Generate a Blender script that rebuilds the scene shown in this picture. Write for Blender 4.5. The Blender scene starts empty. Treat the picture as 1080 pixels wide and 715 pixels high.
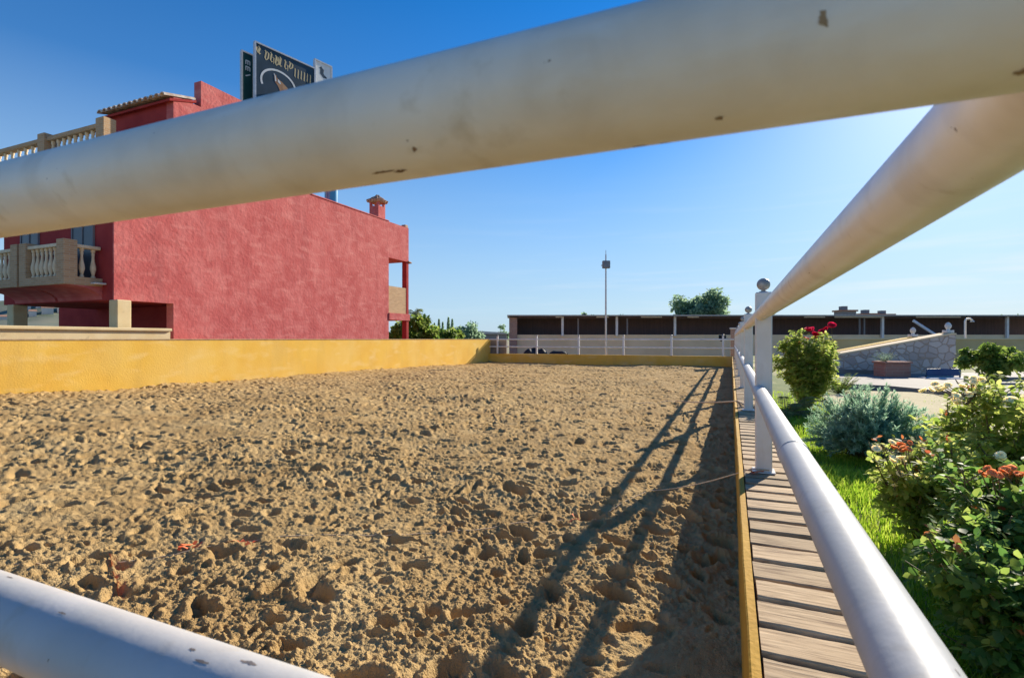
import bpy, math, random
import numpy as np
from mathutils import Vector, Matrix

random.seed(7)
rng = np.random.default_rng(7)
S = bpy.context.scene
COL = S.collection
R_ = math.radians

# ------------------------------------------------------------------ camera, sky, sun, exposure
CZ = 1.55                                   # eye height above the sand (sand is z = 0)
YAW = math.atan(231 / 545)                  # the riding ring runs along +Y, the camera looks to its left
cam_d = bpy.data.cameras.new('camera')
cam = bpy.data.objects.new('camera', cam_d)
COL.objects.link(cam)
cam.location = (0, 0, CZ)
cam.rotation_euler = (R_(90), 0, YAW)
cam_d.sensor_width = 36
cam_d.lens = 545 / 1080 * 36
cam_d.clip_start = .02
cam_d.clip_end = 6000
cam_d.dof.use_dof = True
cam_d.dof.focus_distance = 5.0
cam_d.dof.aperture_fstop = 9.0
S.camera = cam

SUN_AZ, SUN_EL = R_(19.0), R_(24.2)         # clockwise from +Y
W = bpy.data.worlds.new('World')
S.world = W
W.use_nodes = True
wn, wl = W.node_tree.nodes, W.node_tree.links
wn.clear()
sky = wn.new('ShaderNodeTexSky')
sky.sky_type = 'NISHITA'
sky.sun_disc = False
sky.sun_elevation = SUN_EL
sky.sun_rotation = SUN_AZ
sky.altitude = 200
sky.air_density = 1.0
sky.dust_density = 0.32
sky.ozone_density = 4.0
wtc = wn.new('ShaderNodeTexCoord')
wmap = wn.new('ShaderNodeMapping')
wmap.inputs['Scale'].default_value = (2.2, 2.2, 34)
wmap.inputs['Rotation'].default_value = (R_(2.5), R_(-1.5), R_(30))
wno = wn.new('ShaderNodeTexNoise')
wno.inputs['Scale'].default_value = 1.7
wno.inputs['Detail'].default_value = 7
wno.inputs['Roughness'].default_value = .55
wra = wn.new('ShaderNodeValToRGB')
wra.color_ramp.elements[0].position = .50
wra.color_ramp.elements[1].position = .78
wsep = wn.new('ShaderNodeSeparateXYZ')
wel = wn.new('ShaderNodeValToRGB')          # streaks of thin cloud live low over the horizon
e = wel.color_ramp.elements
e[0].position, e[0].color = .0, (0, 0, 0, 1)
e[1].position, e[1].color = .30, (0, 0, 0, 1)
for p, c in ((.03, .55), (.09, .9), (.16, .35)):
    k = e.new(p); k.color = (c, c, c, 1)
waz = wn.new('ShaderNodeMapRange')          # and mostly towards the sun's side
waz.inputs['From Min'].default_value = -.55
waz.inputs['From Max'].default_value = .45
waz.inputs['To Min'].default_value = .12
waz.inputs['To Max'].default_value = .8
wm1 = wn.new('ShaderNodeMath'); wm1.operation = 'MULTIPLY'
wm2 = wn.new('ShaderNodeMath'); wm2.operation = 'MULTIPLY'
whs = wn.new('ShaderNodeHueSaturation')
whs.inputs['Saturation'].default_value = 1.55
whs.inputs['Hue'].default_value = .506
wmix = wn.new('ShaderNodeMix'); wmix.data_type = 'RGBA'
wmix.inputs[7].default_value = (5.6, 6.0, 6.4, 1)
wbg = wn.new('ShaderNodeBackground')
wbg.inputs['Strength'].default_value = .098
wout = wn.new('ShaderNodeOutputWorld')
wl.new(wtc.outputs['Generated'], wmap.inputs['Vector'])
wl.new(wmap.outputs[0], wno.inputs['Vector'])
wl.new(wno.outputs[0], wra.inputs[0])
wl.new(wtc.outputs['Generated'], wsep.inputs[0])
wl.new(wsep.outputs['Z'], wel.inputs[0])
wl.new(wsep.outputs['X'], waz.inputs['Value'])
wl.new(wra.outputs[0], wm1.inputs[0]); wl.new(wel.outputs[0], wm1.inputs[1])
wl.new(wm1.outputs[0], wm2.inputs[0]); wl.new(waz.outputs[0], wm2.inputs[1])
wl.new(sky.outputs[0], whs.inputs['Color'])
wl.new(wm2.outputs[0], wmix.inputs[0])
wair = wn.new('ShaderNodeValToRGB')         # pale air towards the horizon
ea = wair.color_ramp.elements
ea[0].position, ea[0].color = .0, (.9, .9, .9, 1)
ea[1].position, ea[1].color = .62, (0, 0, 0, 1)
for p, c in ((.10, .80), (.24, .52), (.40, .12)):
    k = ea.new(p); k.color = (c, c, c, 1)
wmx0 = wn.new('ShaderNodeMix'); wmx0.data_type = 'RGBA'
wmx0.inputs[7].default_value = (2.95, 4.1, 5.35, 1)
wl.new(wsep.outputs['Z'], wair.inputs[0]); wl.new(wair.outputs[0], wmx0.inputs[0])
wl.new(whs.outputs[0], wmx0.inputs[6])
wl.new(wmx0.outputs[2], wmix.inputs[6])
wl.new(wmix.outputs[2], wbg.inputs['Color'])
wl.new(wbg.outputs[0], wout.inputs['Surface'])

sun_d = bpy.data.lights.new('sun', 'SUN')
sun_d.energy = 5.0
sun_d.angle = R_(.55)
sun_d.color = (1.0, .91, .75)
sun = bpy.data.objects.new('sun', sun_d)
COL.objects.link(sun)
SUNV = Vector((math.sin(SUN_AZ) * math.cos(SUN_EL), math.cos(SUN_AZ) * math.cos(SUN_EL), math.sin(SUN_EL)))
sun.rotation_euler = SUNV.to_track_quat('Z', 'Y').to_euler()
sun.location = (20, 40, 40)

S.view_settings.view_transform = 'Standard'
S.view_settings.look = 'None'
S.view_settings.gamma = 1
S.view_settings.exposure = .7
S.view_settings.use_curve_mapping = False
S.render.engine = 'CYCLES'
S.cycles.use_denoising = True
S.cycles.max_bounces = 8
S.cycles.diffuse_bounces = 4
S.cycles.transparent_max_bounces = 8

# ------------------------------------------------------------------ measuring helpers
RX = Vector((math.cos(YAW), math.sin(YAW), 0))
FW = Vector((-math.sin(YAW), math.cos(YAW), 0))

def at(px, py, x=None, y=None, z=None, Z=None):
    """Point of the place seen at a measured spot, on the plane x=, y=, z= or at depth Z= metres."""
    d = FW + RX * ((px - 540) / 545) - Vector((0, 0, (py - 357) / 545))
    if x is not None: s = x / d.x
    elif y is not None: s = y / d.y
    elif z is not None: s = (z - CZ) / d.z
    else: s = Z
    return Vector((0, 0, CZ)) + d * s

# ------------------------------------------------------------------ numpy noise
def _hash(ix, iy, seed):
    h = (ix.astype(np.int64) * 374761393 + iy.astype(np.int64) * 668265263 + seed * 1442695041) & 0xffffffff
    h = ((h ^ (h >> 13)) * 1274126177) & 0xffffffff
    h = ((h ^ (h >> 16)) * 2246822519) & 0xffffffff
    h = h ^ (h >> 15)
    return (h & 0xffffff) / float(0x1000000)

def vnoise(x, y, seed=0):
    ix, iy = np.floor(x), np.floor(y)
    fx, fy = x - ix, y - iy
    fx = fx * fx * fx * (fx * (fx * 6 - 15) + 10); fy = fy * fy * fy * (fy * (fy * 6 - 15) + 10)
    a = _hash(ix, iy, seed); b = _hash(ix + 1, iy, seed)
    c = _hash(ix, iy + 1, seed); d = _hash(ix + 1, iy + 1, seed)
    return (a * (1 - fx) + b * fx) * (1 - fy) + (c * (1 - fx) + d * fx) * fy

def rnoise(x, y, seed=0):                       # rotated so that the lattice does not show
    a = .6 + seed * .9
    c, s = math.cos(a), math.sin(a)
    return vnoise(c * x - s * y + seed * 17.3, s * x + c * y + seed * 9.1, seed) * 2 - 1

def sstep(a, b, t):
    t = np.clip((t - a) / (b - a), 0, 1)
    return t * t * (3 - 2 * t)

def sand_height(x, y):
    x = np.asarray(x, float); y = np.asarray(y, float)
    wx = x + .12 * rnoise(x * 2.1, y * 2.1, 31); wy = y + .12 * rnoise(x * 2.1, y * 2.1, 32)
    rise = .36 * np.clip(-x / 14.6, 0, 1) ** 1.4 * np.clip(1 - y / 30, 0, 1)
    h = rise + .045 * rnoise(x / 1.7, y / 1.7, 1) + .03 * rnoise(x / .8, y / .8, 2)
    patch = sstep(-.45, .35, rnoise(x / 1.3, y / 1.3, 5) + .35 * rnoise(x / .5, y / .5, 15))     # churned or trodden flat
    calm = sstep(.5, 1.6, np.hypot((x + .15) * 1.9, y - 1.9))                                   # smooth corner by the kerb
    calm = np.minimum(calm, .4 + .6 * sstep(.4, 1.5, np.hypot((x + 9.3) * .45, y - 5.9)))
    rough = (.72 + .28 * patch) * (.12 + .88 * calm)
    # hoof prints: jittered pits with a pushed-up rim
    for cell, r0, r1, dep, prob, seed in ((.45, .06, .12, .088, .92, 41), (.29, .035, .078, .066, .80, 61), (.17, .02, .042, .032, .6, 81)):
        gx, gy = np.floor(wx / cell), np.floor(wy / cell)
        pit = np.zeros_like(x); rim = np.zeros_like(x)
        for dx in (-1, 0, 1):
            for dy in (-1, 0, 1):
                cx, cy = gx + dx, gy + dy
                jx = (cx + .15 + .7 * _hash(cx, cy, seed)) * cell
                jy = (cy + .15 + .7 * _hash(cx, cy, seed + 1)) * cell
                rr = r0 + (r1 - r0) * _hash(cx, cy, seed + 2)
                on = (_hash(cx, cy, seed + 3) < prob)
                an = _hash(cx, cy, seed + 4) * 6.283
                ca, sa = np.cos(an), np.sin(an)
                ux, uy = (wx - jx), (wy - jy)
                d = np.hypot((ca * ux + sa * uy) * 1.25, (-sa * ux + ca * uy) * .85) / rr
                tilt = 1 + .5 * (ca * ux + sa * uy) / rr
                p = np.where(on, (1 - sstep(.55, 1.02, d)) * tilt * rr / r1, 0)
                q = np.where(on, np.exp(-((d - 1.35) / .35) ** 2) * rr / r1, 0)
                pit = np.maximum(pit, p); rim = np.maximum(rim, q)
        h = h - dep * pit * rough + dep * .28 * rim * rough
    h = h + rough * (.012 * rnoise(x / .23, y / .23, 6) + .0055 * (1 - 2 * np.abs(rnoise(x / .12, y / .12, 7))) + .008 * rnoise(x / .055, y / .055, 8))
    h = h + (.2 + .8 * rough) * (.009 * rnoise(x / .030, y / .030, 9) + .006 * rnoise(x / .016, y / .016, 10))
    # loose clods
    for cell, r1, prob, seed in ((.13, .026, .10, 101), (.055, .013, .35, 121), (.034, .010, .75, 141), (.02, .006, .8, 161)):
        gx, gy = np.floor(x / cell), np.floor(y / cell)
        clod = np.zeros_like(x)
        for dx in (-1, 0, 1):
            for dy in (-1, 0, 1):
                cx, cy = gx + dx, gy + dy
                jx = (cx + _hash(cx, cy, seed)) * cell; jy = (cy + _hash(cx, cy, seed + 1)) * cell
                rr = r1 * (.45 + .55 * _hash(cx, cy, seed + 2))
                on = _hash(cx, cy, seed + 3) < prob
                d2 = ((x - jx) ** 2 + (y - jy) ** 2) / rr ** 2
                clod = np.maximum(clod, np.where(on & (d2 < 1), np.sqrt(np.maximum(1 - d2, 0)) * rr, 0))
        h = h + clod * rough * 1.15
    return h

def sand_z(x, y):
    return float(sand_height(np.array([x]), np.array([y]))[0])

# ------------------------------------------------------------------ mesh helpers
class MB:
    """Collects shapes in world coordinates; build() links them as ONE mesh object."""
    def __init__(self):
        self.v, self.f, self.n = [], [], 0
    def add(self, v, f):
        v = [tuple(p) for p in v]
        self.v += v
        self.f += [tuple(i + self.n for i in q) for q in f]
        self.n += len(v)
        return self
    def box(self, x0, x1, y0, y1, z0, z1, M=None):
        p = [Vector((x, y, z)) for z in (z0, z1) for x, y in ((x0, y0), (x1, y0), (x1, y1), (x0, y1))]
        if M is not None: p = [M @ q for q in p]
        return self.add(p, [(0, 3, 2, 1), (4, 5, 6, 7), (0, 1, 5, 4), (1, 2, 6, 5), (2, 3, 7, 6), (3, 0, 4, 7)])
    def bbox(self, x0, x1, y0, y1, z0, z1, b=.01, M=None):
        """box with chamfered edges"""
        xs, ys, zs = (x0, x1), (y0, y1), (z0, z1)
        V, idx = [], {}
        for i in (0, 1):
            for j in (0, 1):
                for k in (0, 1):
                    c = Vector((xs[i], ys[j], zs[k]))
                    s = Vector((1 if i == 0 else -1, 1 if j == 0 else -1, 1 if k == 0 else -1)) * b
                    for a in range(3):
                        q = Vector(c)
                        for m in range(3):
                            if m != a: q[m] += s[m]
                        idx[(i, j, k, a)] = len(V); V.append(q)
        F = []
        g = lambda i, j, k, a: idx[(i, j, k, a)]
        for i in (0, 1): F.append([g(i, j, k, 0) for j, k in ((0, 0), (1, 0), (1, 1), (0, 1))])
        for j in (0, 1): F.append([g(i, j, k, 1) for i, k in ((0, 0), (1, 0), (1, 1), (0, 1))])
        for k in (0, 1): F.append([g(i, j, k, 2) for i, j in ((0, 0), (1, 0), (1, 1), (0, 1))])
        # a 'plane a' vertex sits on the face perpendicular to a, so faces above use vertex a = face axis
        for j in (0, 1):
            for k in (0, 1): F.append([g(0, j, k, 1), g(1, j, k, 1), g(1, j, k, 2), g(0, j, k, 2)])
        for i in (0, 1):
            for k in (0, 1): F.append([g(i, 0, k, 0), g(i, 1, k, 0), g(i, 1, k, 2), g(i, 0, k, 2)])
        for i in (0, 1):
            for j in (0, 1): F.append([g(i, j, 0, 0), g(i, j, 1, 0), g(i, j, 1, 1), g(i, j, 0, 1)])
        for i in (0, 1):
            for j in (0, 1):
                for k in (0, 1): F.append([g(i, j, k, 0), g(i, j, k, 1), g(i, j, k, 2)])
        # chamfered vertices were inset in the two axes other than a: move them on to face a
        if M is not None: V = [M @ q for q in V]
        return self.add(V, F)
    def tube(self, pts, rad, n=12, cap=True):
        pts = [Vector(p) for p in pts]
        if not hasattr(rad, '__len__'): rad = [rad] * len(pts)
        rings = []
        t0 = (pts[1] - pts[0]).normalized()
        up = Vector((0, 0, 1)) if abs(t0.z) < .9 else Vector((1, 0, 0))
        a = t0.cross(up).normalized()
        V, F = [], []
        for i, p in enumerate(pts):
            t = (pts[min(i + 1, len(pts) - 1)] - pts[max(i - 1, 0)]).normalized()
            a = (a - t * a.dot(t)).normalized()
            b = t.cross(a)
            for k in range(n):
                w = 2 * math.pi * k / n
                V.append(p + (a * math.cos(w) + b * math.sin(w)) * rad[i])
        for i in range(len(pts) - 1):
            for k in range(n):
                F.append((i * n + k, i * n + (k + 1) % n, (i + 1) * n + (k + 1) % n, (i + 1) * n + k))
        if cap:
            F.append(tuple(range(n))[::-1]); F.append(tuple((len(pts) - 1) * n + k for k in range(n)))
        return self.add(V, F)
    def lathe(self, c, prof, n=16):
        c = Vector(c); V, F = [], []
        for r, z in prof:
            for k in range(n):
                w = 2 * math.pi * k / n
                V.append(c + Vector((r * math.cos(w), r * math.sin(w), z)))
        m = len(prof)
        for i in range(m - 1):
            for k in range(n):
                F.append((i * n + k, i * n + (k + 1) % n, (i + 1) * n + (k + 1) % n, (i + 1) * n + k))
        F.append(tuple(range(n))[::-1]); F.append(tuple((m - 1) * n + k for k in range(n)))
        return self.add(V, F)
    def prism(self, poly, a, b):
        """polygon (3D points) swept from offset a to offset b"""
        n = len(poly); a, b = Vector(a), Vector(b)
        V = [Vector(p) + a for p in poly] + [Vector(p) + b for p in poly]
        return self.add(V, [tuple(range(n))[::-1], tuple(range(n, 2 * n))] + [(i, (i + 1) % n, n + (i + 1) % n, n + i) for i in range(n)])
    def build(self, name, mat, parent=None, smooth=False, recalc=True):
        me = bpy.data.meshes.new(name)
        v = self.v
        root = parent
        while root is not None and root.parent is not None: root = root.parent
        if root is not None:
            M = (Matrix.Translation(root.location) @ root.rotation_euler.to_matrix().to_4x4()).inverted()
            v = [M @ Vector(p) for p in v]
        me.from_pydata(v, [], self.f)
        if recalc:
            import bmesh
            bm = bmesh.new(); bm.from_mesh(me)
            bmesh.ops.recalc_face_normals(bm, faces=bm.faces)
            bm.to_mesh(me); bm.free()
        return link(name, me, mat, parent, smooth)

def link(name, me, mat, parent=None, smooth=False):
    me.materials.append(mat)
    if smooth is True:
        me.polygons.foreach_set('use_smooth', [True] * len(me.polygons))
    elif smooth:
        me.polygons.foreach_set('use_smooth', [True] * len(me.polygons))
        me.set_sharp_from_angle(angle=R_(smooth))
    o = bpy.data.objects.new(name, me)
    COL.objects.link(o)
    o.parent = parent
    return o

def np_mesh(name, V, tris=None, quads=None, mat=None, parent=None, smooth=False):
    """fast mesh from arrays, world coordinates"""
    V = np.asarray(V, np.float64)
    root = parent
    while root is not None and root.parent is not None: root = root.parent
    if root is not None:
        M = np.array((Matrix.Translation(root.location) @ root.rotation_euler.to_matrix().to_4x4()).inverted())
        V = V @ M[:3, :3].T + M[:3, 3]
    me = bpy.data.meshes.new(name)
    me.vertices.add(len(V)); me.vertices.foreach_set('co', V.astype(np.float32).ravel())
    loops, starts, n = [], [], 0
    for A, k in ((tris, 3), (quads, 4)):
        if A is not None and len(A):
            A = np.asarray(A, np.int32)
            loops.append(A.ravel()); starts.append(n + np.arange(len(A)) * k); n += A.size
    loops = np.concatenate(loops); starts = np.concatenate(starts).astype(np.int32)
    me.loops.add(len(loops)); me.loops.foreach_set('vertex_index', loops)
    me.polygons.add(len(starts)); me.polygons.foreach_set('loop_start', starts)
    me.update(calc_edges=True)
    me.validate()
    return link(name, me, mat, parent, smooth)

def tag(o, label=None, cat=None, group=None, kind=None):
    if label: o['label'] = label
    if cat: o['category'] = cat
    if group: o['group'] = group
    if kind: o['kind'] = kind
    return o

def thing(name, label, cat, loc=(0, 0, 0), rz=0, group=None):
    o = bpy.data.objects.new(name, None)
    COL.objects.link(o)
    o.location = loc; o.rotation_euler = (0, 0, rz)
    o.empty_display_size = .2
    return tag(o, label, cat, group)

# ------------------------------------------------------------------ materials
def mat(name, c1, c2=None, scale=5, rough=.8, bump=0, bscale=40, detail=6, coord='Object', stretch=(1, 1, 1), spec=.3, metallic=0, pos=(.35, .65), c3=None, s3=1, p3=(.5, .75), coat=0):
    m = bpy.data.materials.new(name); m.use_nodes = True
    n, l = m.node_tree.nodes, m.node_tree.links
    b = n['Principled BSDF']
    b.inputs['Roughness'].default_value = rough
    b.inputs['Specular IOR Level'].default_value = spec
    b.inputs['Metallic'].default_value = metallic
    if coat: b.inputs['Coat Weight'].default_value = coat
    tc = n.new('ShaderNodeTexCoord'); mp = n.new('ShaderNodeMapping')
    mp.inputs['Scale'].default_value = stretch
    l.new(tc.outputs[coord], mp.inputs[0])
    m['_v'] = 1
    def noise(sc, det=detail):
        t = n.new('ShaderNodeTexNoise'); t.inputs['Scale'].default_value = sc; t.inputs['Detail'].default_value = det
        l.new(mp.outputs[0], t.inputs['Vector']); return t
    def ramp(src, p, a=(0, 0, 0, 1), c=(1, 1, 1, 1)):
        r = n.new('ShaderNodeValToRGB')
        r.color_ramp.elements[0].position, r.color_ramp.elements[0].color = p[0], a
        r.color_ramp.elements[1].position, r.color_ramp.elements[1].color = p[1], c
        l.new(src, r.inputs[0]); return r
    col = None
    b.inputs['Base Color'].default_value = (*c1, 1)
    if c2 is not None:
        r = ramp(noise(scale).outputs[0], pos, (*c1, 1), (*c2, 1)); col = r.outputs[0]
    if c3 is not None:
        mx = n.new('ShaderNodeMix'); mx.data_type = 'RGBA'
        r3 = ramp(noise(s3).outputs[0], p3)
        l.new(r3.outputs[0], mx.inputs[0]); 
        if col: l.new(col, mx.inputs[6])
        else: mx.inputs[6].default_value = (*c1, 1)
        mx.inputs[7].default_value = (*c3, 1); col = mx.outputs[2]
    if col: l.new(col, b.inputs['Base Color'])
    if bump:
        bp = n.new('ShaderNodeBump'); bp.inputs['Strength'].default_value = bump; bp.inputs['Distance'].default_value = .02
        l.new(noise(bscale, 8).outputs[0], bp.inputs['Height']); l.new(bp.outputs[0], b.inputs['Normal'])
    return m

def leaf_mat(name, cols, rough=.45, trans=.35, spec=.4):
    """cols: list of colours picked leaf by leaf"""
    m = bpy.data.materials.new(name); m.use_nodes = True
    n, l = m.node_tree.nodes, m.node_tree.links
    b = n['Principled BSDF']
    b.inputs['Roughness'].default_value = rough
    b.inputs['Specular IOR Level'].default_value = spec
    g = n.new('ShaderNodeNewGeometry')
    r = n.new('ShaderNodeValToRGB')
    r.color_ramp.interpolation = 'LINEAR'
    E = r.color_ramp.elements
    E[0].position, E[0].color = 0, (*cols[0], 1)
    E[1].position, E[1].color = 1, (*cols[-1], 1)
    for i, c in enumerate(cols[1:-1]):
        k = E.new((i + 1) / (len(cols) - 1)); k.color = (*c, 1)
    l.new(g.outputs['Random Per Island'], r.inputs[0])
    l.new(r.outputs[0], b.inputs['Base Color'])
    t = n.new('ShaderNodeBsdfTranslucent')
    hs = n.new('ShaderNodeHueSaturation'); hs.inputs['Value'].default_value = 2.2; hs.inputs['Hue'].default_value = .485
    l.new(r.outputs[0], hs.inputs['Color']); l.new(hs.outputs[0], t.inputs['Color'])
    mx = n.new('ShaderNodeMixShader'); mx.inputs[0].default_value = trans
    l.new(b.outputs[0], mx.inputs[1]); l.new(t.outputs[0], mx.inputs[2])
    l.new(mx.outputs[0], n['Material Output'].inputs[0])
    return m

def wood_mat(name):
    m = bpy.data.materials.new(name); m.use_nodes = True
    n, l = m.node_tree.nodes, m.node_tree.links
    b = n['Principled BSDF']; b.inputs['Roughness'].default_value = .85; b.inputs['Specular IOR Level'].default_value = .2
    tc = n.new('ShaderNodeTexCoord'); mp = n.new('ShaderNodeMapping'); mp.inputs['Scale'].default_value = (4, 45, 10)
    g = n.new('ShaderNodeNewGeometry')
    add = n.new('ShaderNodeVectorMath'); add.operation = 'ADD'
    sc = n.new('ShaderNodeMath'); sc.operation = 'MULTIPLY'; sc.inputs[1].default_value = 40
    l.new(g.outputs['Random Per Island'], sc.inputs[0])
    l.new(tc.outputs['Object'], mp.inputs[0]); l.new(mp.outputs[0], add.inputs[0]); l.new(sc.outputs[0], add.inputs[1])
    t = n.new('ShaderNodeTexNoise'); t.inputs['Scale'].default_value = 1.6; t.inputs['Detail'].default_value = 8
    t.inputs['Distortion'].default_value = .4
    l.new(add.outputs[0], t.inputs['Vector'])
    r = n.new('ShaderNodeValToRGB')
    E = r.color_ramp.elements
    E[0].position, E[0].color = .28, (.19, .12, .07, 1)
    E[1].position, E[1].color = .72, (.60, .44, .27, 1)
    k = E.new(.47); k.color = (.44, .31, .185, 1)
    l.new(t.outputs[0], r.inputs[0])
    hs = n.new('ShaderNodeHueSaturation')
    mr = n.new('ShaderNodeMapRange'); mr.inputs['To Min'].default_value = .72; mr.inputs['To Max'].default_value = 1.22
    l.new(g.outputs['Random Per Island'], mr.inputs['Value']); l.new(mr.outputs[0], hs.inputs['Value'])
    l.new(r.outputs[0], hs.inputs['Color']); l.new(hs.outputs[0], b.inputs['Base Color'])
    bp = n.new('ShaderNodeBump'); bp.inputs['Strength'].default_value = .5; bp.inputs['Distance'].default_value = .006
    l.new(t.outputs[0], bp.inputs['Height']); l.new(bp.outputs[0], b.inputs['Normal'])
    return m

def brick_mat(name, c1, c2, mortar, scale=1, bw=.25, bh=.07, axis='XZ'):
    m = bpy.data.materials.new(name); m.use_nodes = True
    n, l = m.node_tree.nodes, m.node_tree.links
    b = n['Principled BSDF']; b.inputs['Roughness'].default_value = .9; b.inputs['Specular IOR Level'].default_value = .15
    tc = n.new('ShaderNodeTexCoord'); sp = n.new('ShaderNodeSeparateXYZ'); cb = n.new('ShaderNodeCombineXYZ')
    ad = n.new('ShaderNodeMath'); l.new(tc.outputs['Object'], sp.inputs[0])
    l.new(sp.outputs['X'], ad.inputs[0]); l.new(sp.outputs['Y'], ad.inputs[1])
    l.new(ad.outputs[0], cb.inputs['X']); l.new(sp.outputs['Z'], cb.inputs['Y'])
    t = n.new('ShaderNodeTexBrick')
    t.inputs['Color1'].default_value = (*c1, 1); t.inputs['Color2'].default_value = (*c2, 1); t.inputs['Mortar'].default_value = (*mortar, 1)
    t.inputs['Scale'].default_value = scale; t.inputs['Brick Width'].default_value = bw; t.inputs['Row Height'].default_value = bh
    t.inputs['Mortar Size'].default_value = .008
    l.new(cb.outputs[0], t.inputs['Vector']); l.new(t.outputs['Color'], b.inputs['Base Color'])
    bp = n.new('ShaderNodeBump'); bp.inputs['Strength'].default_value = .6; bp.inputs['Distance'].default_value = .01; bp.invert = True
    l.new(t.outputs['Fac'], bp.inputs['Height']); l.new(bp.outputs[0], b.inputs['Normal'])
    return m

def stone_mat(name):
    m = bpy.data.materials.new(name); m.use_nodes = True
    n, l = m.node_tree.nodes, m.node_tree.links
    b = n['Principled BSDF']; b.inputs['Roughness'].default_value = .9
    tc = n.new('ShaderNodeTexCoord'); mp = n.new('ShaderNodeMapping'); mp.inputs['Scale'].default_value = (4.2, 4.2, 5.2)
    l.new(tc.outputs['Object'], mp.inputs[0])
    no = n.new('ShaderNodeTexNoise'); no.inputs['Scale'].default_value = 1.5
    l.new(mp.outputs[0], no.inputs['Vector'])
    mv = n.new('ShaderNodeMix'); mv.data_type = 'RGBA'; mv.inputs[0].default_value = .25
    l.new(mp.outputs[0], mv.inputs[6]); l.new(no.outputs['Color'], mv.inputs[7])
    v = n.new('ShaderNodeTexVoronoi'); v.feature = 'DISTANCE_TO_EDGE'; v.inputs['Scale'].default_value = 1.3
    v2 = n.new('ShaderNodeTexVoronoi'); v2.inputs['Scale'].default_value = 1.3
    l.new(mv.outputs[2], v.inputs['Vector']); l.new(mv.outputs[2], v2.inputs['Vector'])
    sp = n.new('ShaderNodeSeparateColor'); l.new(v2.outputs['Color'], sp.inputs[0])
    cr = n.new('ShaderNodeValToRGB')
    E = cr.color_ramp.elements
    E[0].color = (.46, .36, .31, 1); E[1].color = (.70, .59, .51, 1)
    k = E.new(.5); k.color = (.58, .48, .42, 1)
    l.new(sp.outputs[0], cr.inputs[0])
    r = n.new('ShaderNodeValToRGB'); r.color_ramp.elements[0].position = .03; r.color_ramp.elements[1].position = .07
    l.new(v.outputs['Distance'], r.inputs[0])
    mx = n.new('ShaderNodeMix'); mx.data_type = 'RGBA'; mx.inputs[6].default_value = (.50, .36, .27, 1)
    l.new(r.outputs[0], mx.inputs[0]); l.new(cr.outputs[0], mx.inputs[7]); l.new(mx.outputs[2], b.inputs['Base Color'])
    bp = n.new('ShaderNodeBump'); bp.inputs['Strength'].default_value = .7; bp.inputs['Distance'].default_value = .03
    l.new(r.outputs[0], bp.inputs['Height']); l.new(bp.outputs[0], b.inputs['Normal'])
    return m

M = {}
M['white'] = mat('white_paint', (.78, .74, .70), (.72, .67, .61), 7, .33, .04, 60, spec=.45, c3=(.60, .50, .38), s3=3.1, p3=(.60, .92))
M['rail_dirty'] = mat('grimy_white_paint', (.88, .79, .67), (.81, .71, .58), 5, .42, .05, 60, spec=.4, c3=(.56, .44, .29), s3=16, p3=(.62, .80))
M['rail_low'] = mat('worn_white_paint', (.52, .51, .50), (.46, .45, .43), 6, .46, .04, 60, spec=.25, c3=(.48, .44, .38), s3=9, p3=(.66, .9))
def specks(m, col, sc, thr):
    n, l = m.node_tree.nodes, m.node_tree.links
    b = n['Principled BSDF']; old = b.inputs['Base Color'].links[0].from_socket
    tc = n.new('ShaderNodeTexCoord'); t = n.new('ShaderNodeTexNoise'); t.inputs['Scale'].default_value = sc; t.inputs['Detail'].default_value = 3
    r = n.new('ShaderNodeValToRGB'); r.color_ramp.elements[0].position = thr; r.color_ramp.elements[1].position = thr + .02
    mx = n.new('ShaderNodeMix'); mx.data_type = 'RGBA'; mx.inputs[7].default_value = (*col, 1)
    l.new(tc.outputs['Object'], t.inputs['Vector']); l.new(t.outputs[0], r.inputs[0]); l.new(r.outputs[0], mx.inputs[0])
    l.new(old, mx.inputs[6]); l.new(mx.outputs[2], b.inputs['Base Color'])
specks(M['rail_dirty'], (.19, .11, .06), 55, .735)
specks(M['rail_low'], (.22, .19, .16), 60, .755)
def streaks(m, col, scale, lo, hi, amt, det=5):
    '''stains that run one way: stretched noise laid over the paint'''
    n, l = m.node_tree.nodes, m.node_tree.links
    b = n['Principled BSDF']; old = b.inputs['Base Color'].links[0].from_socket
    tc = n.new('ShaderNodeTexCoord'); mp = n.new('ShaderNodeMapping'); mp.inputs['Scale'].default_value = scale
    t = n.new('ShaderNodeTexNoise'); t.inputs['Scale'].default_value = 1; t.inputs['Detail'].default_value = det; t.inputs['Distortion'].default_value = .3
    r = n.new('ShaderNodeValToRGB'); r.color_ramp.elements[0].position = lo; r.color_ramp.elements[1].position = hi
    r.color_ramp.elements[1].color = (amt, amt, amt, 1)
    mx = n.new('ShaderNodeMix'); mx.data_type = 'RGBA'; mx.inputs[7].default_value = (*col, 1)
    l.new(tc.outputs['Object'], mp.inputs[0]); l.new(mp.outputs[0], t.inputs['Vector']); l.new(t.outputs[0], r.inputs[0]); l.new(r.outputs[0], mx.inputs[0])
    l.new(old, mx.inputs[6]); l.new(mx.outputs[2], b.inputs['Base Color'])
M['white_far'] = mat('white_paint_far', (.78, .78, .77), (.68, .66, .63), 4, .5)
M['scratch'] = mat('bare_metal_scratch', (.13, .12, .12), (.28, .22, .17), 60, .6)
M['dirt'] = mat('dirt_stain', (.20, .11, .05), (.40, .28, .16), 40, .9)
M['ball'] = mat('weathered_metal', (.42, .41, .39), (.30, .29, .28), 30, .45, .1, 50, metallic=.15)
M['sand'] = mat('arena_sand', (.455, .295, .125), (.55, .38, .175), 3.2, .96, .8, 120, spec=.08, c3=(.38, .24, .10), s3=.9, p3=(.45, .75))
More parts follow.
